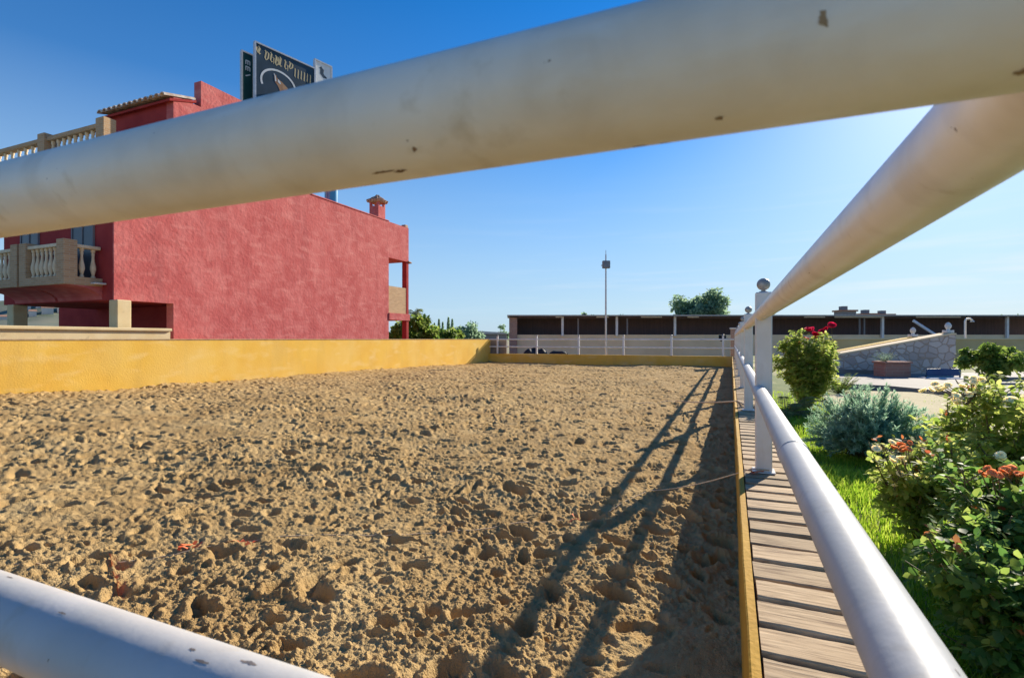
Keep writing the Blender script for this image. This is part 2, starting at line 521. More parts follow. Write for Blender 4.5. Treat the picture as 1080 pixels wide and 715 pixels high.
M['yellow'] = mat('yellow_wall_paint', (.78, .48, .085), (.74, .43, .07), 1.3, .85, .25, 30, spec=.15, c3=(.79, .53, .15), s3=.7, p3=(.45, .8))
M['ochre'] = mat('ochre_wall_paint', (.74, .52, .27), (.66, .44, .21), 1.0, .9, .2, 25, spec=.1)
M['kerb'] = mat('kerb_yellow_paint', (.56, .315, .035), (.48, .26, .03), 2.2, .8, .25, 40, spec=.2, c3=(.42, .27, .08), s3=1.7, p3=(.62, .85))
M['cap'] = mat('worn_wall_cap', (.30, .20, .12), (.45, .31, .16), 6, .9, .2)
M['cream'] = mat('cream_plaster', (.74, .60, .36), (.68, .52, .28), 2, .85, .15, spec=.15, c3=(.45, .36, .22), s3=3, p3=(.62, .8))
M['beige'] = mat('beige_plaster', (.88, .68, .44), (.80, .60, .37), .8, .9, .1, spec=.1)
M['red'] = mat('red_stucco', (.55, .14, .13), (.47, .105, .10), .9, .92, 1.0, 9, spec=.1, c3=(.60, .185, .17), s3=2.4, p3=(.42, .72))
M['red_shade'] = mat('shaded_red_stucco', (.40, .055, .05), (.32, .04, .04), 1.5, .9, .3, 12, spec=.1)  # darkened copy of the house red; shade of the backlit walls painted in
M['brick'] = brick_mat('thin_brick', (.56, .36, .20), (.46, .28, .15), (.50, .40, .28), 1, .26, .065)
M['brick_pier'] = brick_mat('pier_brick', (.42, .25, .18), (.34, .19, .14), (.5, .42, .36), 1, .22, .07)
M['terracotta'] = brick_mat('terracotta_brick', (.52, .24, .17), (.46, .20, .14), (.5, .3, .22), 1, .3, .09)
M['baluster'] = mat('baluster_stone', (.80, .66, .46), (.7, .55, .36), 8, .8)
M['tile'] = mat('roof_tile', (.52, .33, .22), (.38, .22, .15), 5, .85, .2)
M['tilepale'] = mat('pale_roof_tile', (.66, .56, .46), (.45, .32, .24), 5, .85, .2)
M['glassdark'] = mat('dark_shutter', (.02, .025, .04), (.03, .04, .06), 5, .3, spec=.5)
M['steel_blue'] = mat('blue_steel', (.02, .25, .48), (.02, .20, .42), 2, .28, spec=.6, coat=.5)
M['panel_dark'] = mat('sign_panel_paint', (.012, .035, .055), (.02, .05, .085), 1.3, .5)
M['panel_green'] = mat('sign_green_paint', (.01, .055, .055), (.015, .07, .07), 1.5, .5)
M['signletter'] = mat('sign_letter_paint', (.62, .52, .30), (.52, .42, .24), 5, .6)
M['signwhite'] = mat('sign_white_paint', (.72, .74, .74), (.64, .66, .66), 5, .55)
M['signbrown'] = mat('sign_brown_paint', (.45, .26, .14), (.3, .15, .08), 4, .6)
M['galv'] = mat('galvanised_steel', (.55, .56, .57), (.45, .46, .48), 10, .4, metallic=.3)
M['steel_lens'] = mat('floodlight_glass', (.16, .18, .22), (.12, .14, .18), 6, .25, spec=.6)
M['wood'] = wood_mat('grey_plank_wood')
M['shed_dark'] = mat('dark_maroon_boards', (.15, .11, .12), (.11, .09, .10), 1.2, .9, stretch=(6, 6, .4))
M['shed_roof'] = mat('shed_roof_sheet', (.50, .49, .47), (.40, .39, .37), 2, .6)
M['dark'] = mat('dark_rubber', (.012, .012, .016), (.02, .02, .025), 5, .6)
M['stone'] = stone_mat('crazy_stone')
M['stone_plain'] = mat('grey_stone_base', (.27, .23, .20), (.2, .17, .15), 3, .9, .3)
M['paving'] = mat('terrace_paving', (.28, .25, .225), (.23, .205, .185), 2.5, .85, .1)
M['whitestone'] = mat('white_stone', (.74, .72, .68), (.64, .61, .57), 8, .8)
M['bench_blue'] = mat('blue_bench_paint', (.015, .06, .16), (.02, .08, .19), 4, .45)
M['soil'] = mat('garden_soil', (.17, .12, .075), (.11, .075, .045), 5, .95, .5, 30)
M['ground'] = mat('open_ground', (.36, .30, .19), (.27, .25, .13), .05, .95)
M['lawn'] = mat('lawn_earth', (.10, .15, .03), (.16, .19, .045), 2.5, .95, .4, 60, c3=(.50, .42, .24), s3=.33, p3=(.50, .62))
M['dry'] = mat('dry_lawn', (.56, .47, .27), (.48, .40, .22), 2.0, .95, .4, 50, c3=(.30, .33, .12), s3=.8, p3=(.55, .75))
M['bark'] = mat('bark', (.14, .10, .07), (.22, .16, .11), 12, .95, .5, 40)
M['stem'] = mat('rose_stem', (.13, .13, .04), (.2, .12, .06), 10, .7)
M['rope'] = mat('pale_rope', (.70, .54, .36), (.58, .42, .26), 60, .85)
M['ribbon'] = mat('orange_ribbon', (.80, .17, .05), (.72, .12, .035), 20, .6)
M['far_white'] = mat('far_house_wall', (.62, .60, .56), (.5, .46, .42), .1, .9)
M['far_roof'] = mat('far_house_roof', (.40, .22, .15), (.35, .18, .12), .1, .9)
M['far_grey'] = mat('far_building_wall', (.26, .25, .26), (.2, .2, .21), .1, .9)
M['hill'] = mat('hill_scrub', (.13, .16, .12), (.22, .22, .16), .03, .95, c3=(.09, .13, .08), s3=.08)
M['leaf_rose'] = leaf_mat('rose_leaf', [(.055, .14, .03), (.085, .18, .035), (.13, .22, .04), (.20, .27, .06), (.07, .15, .06)], .55, .55, .25)
M['leaf_rose_pale'] = leaf_mat('pale_rose_leaf', [(.12, .20, .035), (.18, .26, .05), (.25, .31, .065), (.31, .33, .11), (.14, .20, .04)], .6, .58, .2)
M['leaf_dry'] = leaf_mat('bronze_leaf', [(.35, .13, .03), (.5, .2, .05), (.42, .10, .04), (.32, .2, .06)], .6, .35)
M['leaf_blue'] = leaf_mat('grey_blue_sprig', [(.15, .255, .165), (.21, .335, .22), (.33, .44, .32), (.11, .20, .14)], .65, .42, .15)
M['leaf_tree'] = leaf_mat('tree_leaf', [(.14, .22, .15), (.18, .27, .17), (.23, .31, .2), (.11, .19, .14)], .7, .5, .1)
M['leaf_bush'] = leaf_mat('bush_leaf', [(.06, .125, .02), (.10, .18, .03), (.16, .23, .045), (.21, .26, .07)], .6, .45, .2)
M['leaf_palm'] = leaf_mat('palm_leaf', [(.10, .15, .05), (.15, .20, .07), (.21, .24, .09)], .5, .3)
M['grass'] = leaf_mat('grass_blade', [(.09, .20, .012), (.15, .28, .018), (.22, .33, .028), (.29, .36, .06)], .55, .55, .2)
M['petal_white'] = leaf_mat('white_petal', [(.88, .82, .60), (.90, .86, .68), (.84, .76, .48)], .7, .4, .1)
M['petal_red'] = leaf_mat('red_petal', [(.58, .015, .03), (.68, .03, .06), (.5, .01, .02)], .55, .35, .2)
M['petal_orange'] = leaf_mat('orange_petal', [(.80, .46, .17), (.74, .36, .12), (.84, .56, .28)], .7, .35, .1)

streaks(M['rail_dirty'], (.40, .29, .17), (13, 13, 8), .50, .78, .30)
streaks(M['rail_dirty'], (.86, .82, .74), (11, 11, 30), .55, .75, .5)
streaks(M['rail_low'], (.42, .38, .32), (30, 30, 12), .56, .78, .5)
streaks(M['yellow'], (.50, .32, .10), (2.2, 2.2, .5), .54, .78, .3)
streaks(M['yellow'], (.82, .60, .26), (1.2, 1.2, 3.0), .54, .76, .55)
streaks(M['red'], (.36, .085, .085), (1.7, 1.7, .22), .54, .74, .55)
streaks(M['red'], (.68, .26, .23), (.5, 1.3, 4.0), .53, .70, .5, 8)
streaks(M['white'], (.52, .44, .34), (14, 14, 3), .55, .78, .5)

# ------------------------------------------------------------------ setting: ground, sand, lawn, terrace, hills
KX = .047              # the ring's right kerb face
LX = -14.6             # the left wall's face
FY = 30.5              # the far kerb's face
WALK = CZ - .96        # boardwalk level
GZ = CZ - 1.10         # garden level

g = MB().add([(-2500, -60, -.55), (2500, -60, -.55), (2500, 3500, -.55), (-2500, 3500, -.55)], [(0, 1, 2, 3)]).build('ground', M['ground'])
tag(g, kind='structure')

def sand_sheet():
    r = list(np.linspace(.45, 1.65, 40))
    while r[-1] < 34.5:
        r.append(r[-1] + min(max(r[-1] ** 2 / 1400, .0058), .085))
    th = np.radians(np.linspace(-4, 97, 960))              # from the kerb round to the left wall
    r = np.array(r)
    x = -np.outer(r, np.sin(th)); y = np.outer(r, np.cos(th))
    ok = (x > LX - .12) & (x < KX + .06) & (y > .12) & (y < FY + .12)
    h = sand_height(x, y)
    # little drifts against the walls
    h += .05 * np.exp(-(x - LX) / .25) * (x > LX) + .03 * np.exp(-np.maximum(FY - y, 0) / .3)
    nr, nt = x.shape
    V = np.stack([x, y, h], -1).reshape(-1, 3)
    I = np.arange(nr * nt).reshape(nr, nt)
    q = np.stack([I[:-1, :-1], I[:-1, 1:], I[1:, 1:], I[1:, :-1]], -1)
    k = ok[:-1, :-1] | ok[:-1, 1:] | ok[1:, 1:] | ok[1:, :-1]
    q = q[k]
    used = np.unique(q)
    remap = np.full(nr * nt, -1); remap[used] = np.arange(len(used))
    V = V[used]
    V[:, 0] = np.clip(V[:, 0], LX - .05, KX + .03); V[:, 1] = np.clip(V[:, 1], .10, FY + .05)
    o = np_mesh('arena_sand', V, quads=remap[q][:, ::-1] if False else remap[q], mat=M['sand'], smooth=True)
    return tag(o, kind='structure')
sand_sheet()

# garden lawn: a gently uneven sheet right of the boardwalk
def lawn_height(x, y):
    return GZ + .03 * rnoise(x / 1.9, y / 1.9, 3) + .012 * rnoise(x / .5, y / .5, 4)
xs = np.concatenate([np.linspace(.405, 4, 60), np.linspace(4.2, 34, 60)])
ys = np.concatenate([np.linspace(-2, 12, 160), np.linspace(12.3, 40, 60)])
X, Y = np.meshgrid(xs, ys, indexing='ij')
I = np.arange(X.size).reshape(X.shape)
q = np.stack([I[:-1, :-1], I[1:, :-1], I[1:, 1:], I[:-1, 1:]], -1).reshape(-1, 4)
lawn = np_mesh('lawn', np.stack([X, Y, lawn_height(X, Y)], -1).reshape(-1, 3), quads=q, mat=M['lawn'], smooth=True)
tag(lawn, kind='structure')

# pale dry patch of lawn and grey terrace beyond it
def flat_patch(name, pts, z, m, th=.0):
    mb = MB()
    n = len(pts)
    if th: mb.prism([(p[0], p[1], z - th) for p in pts], (0, 0, 0), (0, 0, th))
    else: mb.add([(p[0], p[1], z) for p in pts], [tuple(range(n))])
    return tag(mb.build(name, m), kind='structure')
def gp(px, py, z=GZ): return at(px, py, z=z)

dry = [gp(880, 433), gp(915, 428), gp(985, 478), gp(1085, 480), gp(1140, 430), gp(1040, 419), gp(960, 415.5), gp(905, 414), gp(868, 420)]
flat_patch('dry_lawn', dry, GZ + .05, M['dry'])
ter = [gp(868, 409), gp(935, 412), gp(1010, 420), gp(1100, 432), gp(1250, 450), gp(1250, 392), gp(1080, 396), gp(868, 398)]
flat_patch('terrace', ter, GZ + .12, M['paving'], .3)

# far hill behind the red house
def hill():
    a = np.radians(np.linspace(38, 75, 120)); d = np.linspace(240, 520, 24)
    A, Dd = np.meshgrid(a, d, indexing='ij')
    x, y = -np.sin(A) * Dd, np.cos(A) * Dd
    h = -.6 + 36 * np.sin(np.clip((Dd - 240) / 280, 0, 1) * math.pi * .6) ** 1.3 * (.75 + .5 * rnoise(x / 90, y / 90, 20)) * sstep(38, 46, np.degrees(A)) * (1 - sstep(69, 75, np.degrees(A))) + 1.5 * rnoise(x / 12, y / 12, 21)
    I = np.arange(x.size).reshape(x.shape)
    q = np.stack([I[:-1, :-1], I[1:, :-1], I[1:, 1:], I[:-1, 1:]], -1).reshape(-1, 4)
    tag(np_mesh('hills', np.stack([x, y, h], -1).reshape(-1, 3), quads=q, mat=M['hill'], smooth=True), kind='structure')
    f = lambda X, Y: float((-.6 + 36 * math.sin(min(max((math.hypot(X, Y) - 240) / 280, 0), 1) * math.pi * .6) ** 1.3 * (.75 + .5 * rnoise(np.array([X / 90]), np.array([Y / 90]), 20)))[0])
    return f
hill_f = hill()

# ------------------------------------------------------------------ yellow walls and kerbs
lw = thing('yellow_wall', 'long sunlit yellow wall along the left side of the sand, in front of the red house', 'wall', (LX - .12, 15, 0))
MB().box(LX - .24, LX, -3, FY + .3, -.5, CZ - .035).build('wall_body', M['yellow'], lw)
MB().bbox(LX - .26, LX + .015, -3, FY + .3, CZ - .033, CZ + .0, .006).build('wall_cap', M['cap'], lw)

fk = thing('kerb_wall', 'low shaded yellow kerb wall across the far end of the sand under the white rails', 'wall', (-7, FY + .12, 0))
MB().box(LX, KX + .35, FY, FY + .24, -.4, CZ - .98).build('wall_body', M['yellow'], fk)
MB().bbox(LX, KX + .36, FY - .012, FY + .255, CZ - .978, CZ - .95, .006).build('wall_cap', M['yellow'], fk)
rk = thing('kerb_wall', 'narrow yellow kerb running along the right edge of the sand beside the boardwalk', 'wall', (KX + .03, 15, 0))
mb = MB()
N = 90
for i in range(N):                                    # slightly wavering top edge, hand-plastered
    pass
ysk = np.linspace(.0, FY - .002, 160)
wob = .003 * rnoise(ysk * 1.7, ysk * 0, 51) + .002 * rnoise(ysk * 7, ysk * 0, 52)
V = []
for yy, w in zip(ysk, wob):
    V += [(KX + w, yy, -.4), (KX + w, yy, WALK - .006 + w), (KX + .006 + w, yy, WALK + w), (KX + .034, yy, WALK + w), (KX + .034, yy, -.4)]
F = [(i * 5 + j, i * 5 + j + 1, i * 5 + j + 6, i * 5 + j + 5) for i in range(159) for j in range(4)]
mb.add(V, F)
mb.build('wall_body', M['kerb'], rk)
nk = thing('kerb_wall', 'yellow kerb wall closing the near end of the sand under the nearest rails', 'wall', (-7, .06, 0))
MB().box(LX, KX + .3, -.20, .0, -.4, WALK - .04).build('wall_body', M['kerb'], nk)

# boardwalk: cross planks on the kerb
bw = MB()
yy = -.1
i = 0
while yy < FY - .2:
    w = .167 + random.uniform(-.008, .005)
    T = Matrix.Translation((KX + .036 + .165, yy + w / 2, WALK - .012 + random.uniform(-.003, .004))) @ Matrix.Rotation(random.uniform(-.012, .012), 4, 'Z') @ Matrix.Rotation(random.uniform(-.06, -.015), 4, 'X') @ Matrix.Rotation(random.uniform(-.01, .01), 4, 'Y')
    L0, L1 = -.160 + random.uniform(-.003, .003), .160 + random.uniform(-.012, .012)
    # plank with a wavering long edge
    n = 9 if yy < 8 else 3
    V = []
    for k in range(n):
        xx = L0 + (L1 - L0) * k / (n - 1)
        a, b = -w / 2 + random.uniform(-.003, .003), w / 2 + random.uniform(-.003, .003)
        V += [T @ Vector((xx, a, -.022)), T @ Vector((xx, a, .010)), T @ Vector((xx, a + .005, .015)), T @ Vector((xx, b - .005, .015)), T @ Vector((xx, b, .011)), T @ Vector((xx, b, -.022))]
    F = [(k * 6 + j, k * 6 + (j + 1) % 6, k * 6 + 6 + (j + 1) % 6, k * 6 + 6 + j) for k in range(n - 1) for j in range(6)]
    F += [tuple(range(6)), tuple((n - 1) * 6 + j for j in range(6))]
    bw.add(V, F)
    yy += .185
bd = thing('boardwalk', 'weathered grey-brown plank boardwalk running along under the white rails', 'boardwalk', (KX + .2, 15, WALK - .05))
bw.build('planks', M['wood'], bd)
MB().box(KX + .036, .395, -.1, FY - .1, GZ - .1, WALK - .036).build('bearer', M['soil'], bd)

# ------------------------------------------------------------------ white ring fences
RR = .045
ZT, ZL = CZ + .178, CZ - .375
FX, NY = .20, .365
PX = .216
def straight(mb, p, q, r=RR, n=40, seg=24):
    p, q = Vector(p), Vector(q)
    return mb.tube([p.lerp(q, k / seg) for k in range(seg + 1)], r, n)
posts_y = [4.15 + 3.5 * k for k in range(8)]
fence = thing('ring_fence', 'white tubular rail fence with ball-topped posts standing on the boardwalk', 'fence', (FX, 15, WALK))
def post_mb(y, w=.054, top=CZ + .335, base=WALK + .004):
    mb = MB().bbox(PX - w, PX + w, y - w, y + w, base, top, .006)
    return mb
def ball_mb(y, top=CZ + .335):
    pr = [(.030, 0), (.030, .006), (.016, .010), (.014, .018)]
    for k in range(1, 12):
        a = -1.25 + (1.5708 + 1.25) * k / 12
        pr.append((.045 * math.cos(a), .058 + .045 * math.sin(a)))
    pr.append((.001, .103))
    return MB().lathe((PX, y, top + .001), pr, 24)
p0 = post_mb(posts_y[0]).build('post', M['white'], fence)
b0 = ball_mb(posts_y[0]).build('ball_cap', M['ball'], p0, smooth=True)
fl0 = MB().bbox(PX - .075, PX + .075, posts_y[0] - .075, posts_y[0] + .075, WALK + .004, WALK + .014, .003).build('base_plate', M['white'], p0)
for y in posts_y[1:]:
    c = p0.copy(); COL.objects.link(c); c.parent = fence; c.location = (0, y - posts_y[0], 0)
    for s in (b0, fl0):
        d = s.copy(); COL.objects.link(d); d.parent = c
def rail(name_parent, p, q, joints=(), m=None):
    mb = straight(MB(), p, q)
    p, q = Vector(p), Vector(q); d = (q - p).normalized()
    for j in joints:
        c = p + d * j
        mb.tube([c - d * .03, c - d * .028, c + d * .028, c + d * .03], [RR, RR + .0025, RR + .0025, RR], 40)
    return mb.build('rail', m or M['rail_dirty'], name_parent, smooth=35)
r_top = rail(fence, (FX, NY, ZT), (FX, FY + .1, ZT), (2.95,))
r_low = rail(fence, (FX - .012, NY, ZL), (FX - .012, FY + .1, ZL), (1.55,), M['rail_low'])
# flaking paint on the rails: thin raised scabs following the tube
def scab(parent, axis, along, ang, ln, wd, rail_c, m, seed):
    """irregular flake lying on a rail of centre rail_c; axis 'X' or 'Y'"""
    rd = random.Random(seed)
    n = 11
    V = []
    for side in (0, 1):
        for k in range(n):
            t = k / (n - 1)
            wob = (rd.uniform(.25, 1.0)) * math.sin(math.pi * (.06 + .88 * t))
            a = ang + (wd * wob * (1 if side else -1)) / RR
            r = RR + .0003
            pos = along + ln * (t - .5) + rd.uniform(-.002, .002)
            o1, o2 = r * math.cos(a), r * math.sin(a)
            V.append(Vector((pos, rail_c[1] - o1, rail_c[2] + o2)) if axis == 'X' else Vector((rail_c[0] - o1, pos, rail_c[2] + o2)))
    F = [(k, k + 1, n + k + 1, n + k) for k in range(n - 1)]
    return MB().add(V, F)

near = thing('ring_fence', 'white tubular rails crossing closest to the viewer at the near end of the sand', 'fence', (-2, NY, WALK))
def near_rail(z, m):
    mb = straight(MB(), (-4.2, NY, z), (FX + .02, NY, z), seg=40)
    return mb.build('rail', m, near, smooth=35)
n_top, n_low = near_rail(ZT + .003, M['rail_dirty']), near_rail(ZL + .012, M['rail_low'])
def hit_near(px, py, zrail):
    d = (at(px, py, Z=1) - Vector((0, 0, CZ)))
    zc = zrail - CZ
    a_, b_, c_ = d.y ** 2 + d.z ** 2, -2 * (d.y * NY + d.z * zc), NY ** 2 + zc ** 2 - RR ** 2
    disc = b_ * b_ - 4 * a_ * c_
    if disc < 0: return None
    P = d * ((-b_ - math.sqrt(disc)) / (2 * a_))
    return P.x, math.atan2(P.z - zc, NY - P.y)
for i, (px, py, ln, wd) in enumerate([(10, 608, .013, .002), (66, 646, .015, .002), (203, 684, .010, .0024), (213, 697, .020, .0026), (262, 698, .020, .0036)]):
    h = hit_near(px, py, ZL + .012)
    if h: scab(near, 'X', h[0], h[1], ln, wd, (0, NY, ZL + .012), None, 100 + i).build('paint_chip', M['scratch'], n_low, recalc=False)
for i, (px, py, ln, wd) in enumerate([(404, 181, .020, .0022), (422, 180, .012, .003), (869, 21, .003, .006), (1078, 75, .006, .003), (759, 124, .003, .002)]):
    h = hit_near(px, py, ZT + .003)
    if h: scab(near, 'X', h[0], h[1], ln, wd, (0, NY, ZT + .003), None, 200 + i).build('rust_patch', M['dirt'], n_top, recalc=False)
for i, (al, ang, ln, wd) in enumerate([(.60, 122, .030, .0022), (.655, 120, .012, .0016), (.625, 126, .008, .001)]):
    scab(fence, 'Y', al, R_(ang), ln, wd, (FX - .012, 0, ZL), None, 300 + i).build('paint_chip', M['scratch'], r_low, recalc=False)
for i, (al, ang, ln, wd) in enumerate([(1.35, -38, .012, .002), (2.3, -30, .012, .0015)]):
    scab(fence, 'Y', al, R_(ang), ln, wd, (FX, 0, ZT), None, 320 + i).build('rust_patch', M['dirt'], r_top, recalc=False)

# far end fence
farf = thing('ring_fence', 'white two-rail fence on the yellow kerb across the far end of the sand', 'fence', (-7, FY + .12, CZ - .95))
fyc = FY + .12
pf = MB().bbox(-14.05, -13.95, fyc - .05, fyc + .05, CZ - .948, CZ + .17, .006).build('post', M['white_far'], farf)
cf = MB().lathe((-14.0, fyc, CZ + .171), [(.05, 0), (.062, .02), (.05, .05), (.02, .075), (.001, .08)], 12).build('ball_cap', M['ball'], pf, smooth=True)
for k in range(1, 6):
    c = pf.copy(); COL.objects.link(c); c.parent = farf; c.location = (k * 2.72, 0, 0)
    d = cf.copy(); COL.objects.link(d); d.parent = c
for z in (CZ - .03, CZ - .50):
    straight(MB(), (LX + .02, fyc, z), (FX - .05, fyc, z), .042, 14, 10).build('rail', M['white_far'], farf, smooth=35)

cw = thing('corner_wall', 'grey concrete wall panel at the far left corner where the yellow wall ends', 'wall', (LX + .6, FY + .5, 0))
MB().box(LX + .01, LX + 1.15, FY + .30, FY + .45, -.5, CZ - .02).build('panel', M['stone_plain'], cw)
# brick gate pier at the far corner
P = at(774, 380, y=FY + .6)
gp_ = thing('brick_pier', 'slim brick corner pier with pale cap at the far end of the boardwalk', 'pillar', (P.x, P.y, 0))
MB().bbox(P.x - .17, P.x + .17, P.y - .17, P.y + .17, -.3, CZ + .54, .01).build('shaft', M['brick_pier'], gp_)
MB().bbox(P.x - .22, P.x + .22, P.y - .22, P.y + .22, CZ + .542, CZ + .62, .015).build('cap', M['whitestone'], gp_)

# ------------------------------------------------------------------ ropes lying across the sand
def rope(label, pts, loc, ties, seed):
    """pts: ground points (x, y) or (x, y, z)"""
    t = thing('rope', label, 'rope', loc)
    full = []
    for i in range(len(pts) - 1):
        a, b = Vector(pts[i]), Vector(pts[i + 1])
        n = max(2, int((b - a).length / .05))
        for k in range(n):
            p = a.lerp(b, k / n)
            s = Vector((p.x, p.y, 0))
            s.x += .03 * math.sin(3.1 * p.x + seed) ; s.y += .03 * math.sin(4.3 * p.x + 1 + seed)
            full.append(s if True else p)
    hs = [sand_z(p.x, p.y) for p in full]
    zz = []
    for i in range(len(full)):
        w = hs[max(0, i - 3):i + 4]
        zz.append(.25 * hs[i] + .75 * (sum(w) / len(w)) + .001)
    P = [Vector((p.x, p.y, z)) for p, z, h in zip(full, zz, hs)]
    return t, P
def rope_build(t, P, up, r, ties, seed):
    path = P + up
    MB().tube(path, r, 6).build('cord', M['rope'], t, smooth=True)
    rd = random.Random(seed)
    for px, py, n in ties:
        g = at(px, py, z=0)
        z = sand_z(g.x, g.y)
        mb = MB()
        for k in range(n):
            a = rd.uniform(0, 6.28); ln = rd.uniform(.06, .17)
            c = Vector((g.x, g.y, z + .015)); dv = Vector((math.cos(a), math.sin(a), 0))
            sd = Vector((-dv.y, dv.x, .3)) * rd.uniform(.008, .014)
            V = []
            for q in range(6):
                w = c + dv * ln * q / 5 + Vector((0, 0, .03 * math.sin(q * 1.3 + k) + .01))
                w.z = max(w.z, sand_z(w.x, w.y) + .006)
                V += [w - sd, w + sd]
            mb.add(V, [(2 * q, 2 * q + 1, 2 * q + 3, 2 * q + 2) for q in range(5)])
        mb.build('ribbon', M['ribbon'], t)
gA, gB, gC, gD, gE = at(10, 601, z=.05), at(130, 592, z=.03), at(255, 577, z=0), at(430, 566, z=0), at(640, 540, z=0)
gF = at(692, 522, z=.0)
t, P = rope('near pale rope with orange ribbons lying across the sand from the first ball-topped post', [tuple(gA), tuple(gB), tuple(gC), tuple(gD), tuple(gE), tuple(gF)], (0, 4, 0), None, 1)
lift = []
E = Vector((KX + .05, posts_y[0] - .06, WALK + .012))
a = P[-1]
for k in range(1, 13):
    s = k / 12; p = a.lerp(E, s); p.z -= .10 * s * (1 - s) * 1.2; lift.append(p)
lift += [Vector((KX + .02 + .06, posts_y[0] - .06, WALK + .025)), Vector((FX - .06, posts_y[0] - .058, WALK + .03)), Vector((FX + .05, posts_y[0] - .062, WALK + .03))]
rope_build(t, P, lift, .0042, [(255, 578, 3), (613, 545, 3), (188, 588, 2), (470, 563, 1)], 5)
mb = MB()
for k in range(8):
    a = random.uniform(-2.6, .3); c = Vector((FX - .06, posts_y[0] - .07, WALK + .012)); ln = random.uniform(.04, .10)
    dv = Vector((math.cos(a), math.sin(a), 0)); sd = Vector((-dv.y, dv.x, 0)) * .008
    mb.add([c - sd, c + sd, c + dv * ln + sd + Vector((0, 0, .012)), c + dv * ln - sd + Vector((0, 0, .008))], [(0, 1, 2, 3)])
mb.build('ribbon', M['ribbon'], t)
mb = MB()
pA, pB = at(115, 590, z=.05), at(130, 630, z=.05)
V = []
for k in range(15):
    p = pA.lerp(pB, k / 14)
    p.x += .012 * math.sin(k * 1.1); p.z = sand_z(p.x, p.y) + .012 + .008 * math.sin(k * .9)
    V += [p + Vector((-.011, .004, 0)), p + Vector((.011, -.004, .006))]
mb.add(V, [(2 * k, 2 * k + 1, 2 * k + 3, 2 * k + 2) for k in range(14)])
mb.build('ribbon', M['ribbon'], t)
gA, gB = at(668, 427, z=0), at(715, 423, z=0)
t, P = rope('far pale rope lying across the sand from the second post of the side fence', [tuple(gA), tuple(gB)], (0, 9, 0), None, 4)
a = P[-1]; E = Vector((KX + .05, 8.6, WALK + .012)); lift = []
for k in range(1, 13):
    s = k / 12; p = a.lerp(E, s); p.z -= .10 * s * (1 - s); lift.append(p)
lift += [Vector((FX, 7.72, WALK + .05))]
rope_build(t, P, lift, .012, [], 9)
#MORE
# ------------------------------------------------------------------ red house behind the left wall
HX = -17.0                                   # the lit side wall
yA = at(183, 200, x=HX).y                    # front of the upper storeys
yB = at(120, 250, x=HX).y                    # front of the balcony storey
yC = at(410, 300, x=HX).y                    # end of the blank wall
yD = at(431, 300, x=HX).y                    # far end of the loggia
yS = at(328, 200, x=HX).y                    # step in the roof line
yP = at(212, 90, x=HX).y                     # raised parapet begins
zr = lambda px, py, **k: at(px, py, **k).z
zLow, zHigh = CZ + 6.33, zr(212, 85, x=HX)
zEave = zr(183, 104, x=HX)
zBroof = CZ + 5.3
zSoff = CZ + 1.17
xTower = at(115, 122, y=yA).x
xB = at(4, 250, y=yB).x
house = thing('red_house', 'red stucco house with balconies, loggia and stepped roof beyond the yellow wall', 'house', (HX - 4, (yA + yD) / 2, 0))
wall = MB()
poly = [(HX, yA, -.5), (HX, yC, -.5), (HX, yC, zLow), (HX, yS, zLow), (HX, yS, zHigh), (HX, yP, zHigh), (HX, yP, zEave + .12), (HX, yA, zEave + .12)]
wall.prism(poly, (0, 0, 0), (-.35, 0, 0))
wall.build('side_wall', M['red'], house)
# balcony storey (open porch beneath)
fw = MB()
fw.box(HX - .05, HX + .004, yB, yA - .002, zSoff, zBroof)
fw.build('side_wall', M['red'], house)
MB().box(xB, HX - .052, yB + .004, yB + .30, zSoff, zBroof).build('front_wall', M['red_shade'], house)
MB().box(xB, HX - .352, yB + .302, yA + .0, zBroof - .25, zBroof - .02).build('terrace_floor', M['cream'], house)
MB().box(xB + .02, HX - .36, yB + .302, yA + 2.2, zSoff + .01, zSoff + .2).build('porch_ceiling', M['red_shade'], house)
MB().box(xB, xB + .25, yB + .302, yA + 2, zSoff, zBroof - .26).build('end_wall', M['red_shade'], house)
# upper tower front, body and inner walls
MB().box(xTower, HX - .352, yA, yA + .3, zBroof - .02, zEave - .02).build('front_wall', M['red_shade'], house)
MB().box(xTower, xTower + .3, yA + .302, yP, zBroof - .02, zEave - .02).build('end_wall', M['red_shade'], house)
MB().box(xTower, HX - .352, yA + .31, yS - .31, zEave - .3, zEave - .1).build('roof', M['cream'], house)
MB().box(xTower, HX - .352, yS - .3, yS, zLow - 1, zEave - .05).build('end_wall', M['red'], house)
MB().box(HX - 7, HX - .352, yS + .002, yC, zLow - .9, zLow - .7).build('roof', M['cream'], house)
MB().box(HX - 7, HX - 6.7, yA + 2.2, yC, -.5, zLow).build('end_wall', M['red_shade'], house)
MB().box(HX - 6.69, HX - .352, yA + 2.0, yA + 2.2, zSoff + .21, zEave - 1.1).build('inner_wall', M['red_shade'], house)
MB().box(at(62, 330, y=yA + 1.0).x, HX - .352, yA + 1.0, yA + 1.2, -.5, zSoff + .12).build('porch_wall', M['red_shade'], house)
# worn coping strip along the lower roof edge and a small tile ridge
MB().bbox(HX - .40, HX + .03, yS + .01, yC + .01, zLow + .002, zLow + .06, .01).build('coping', M['red'], house)
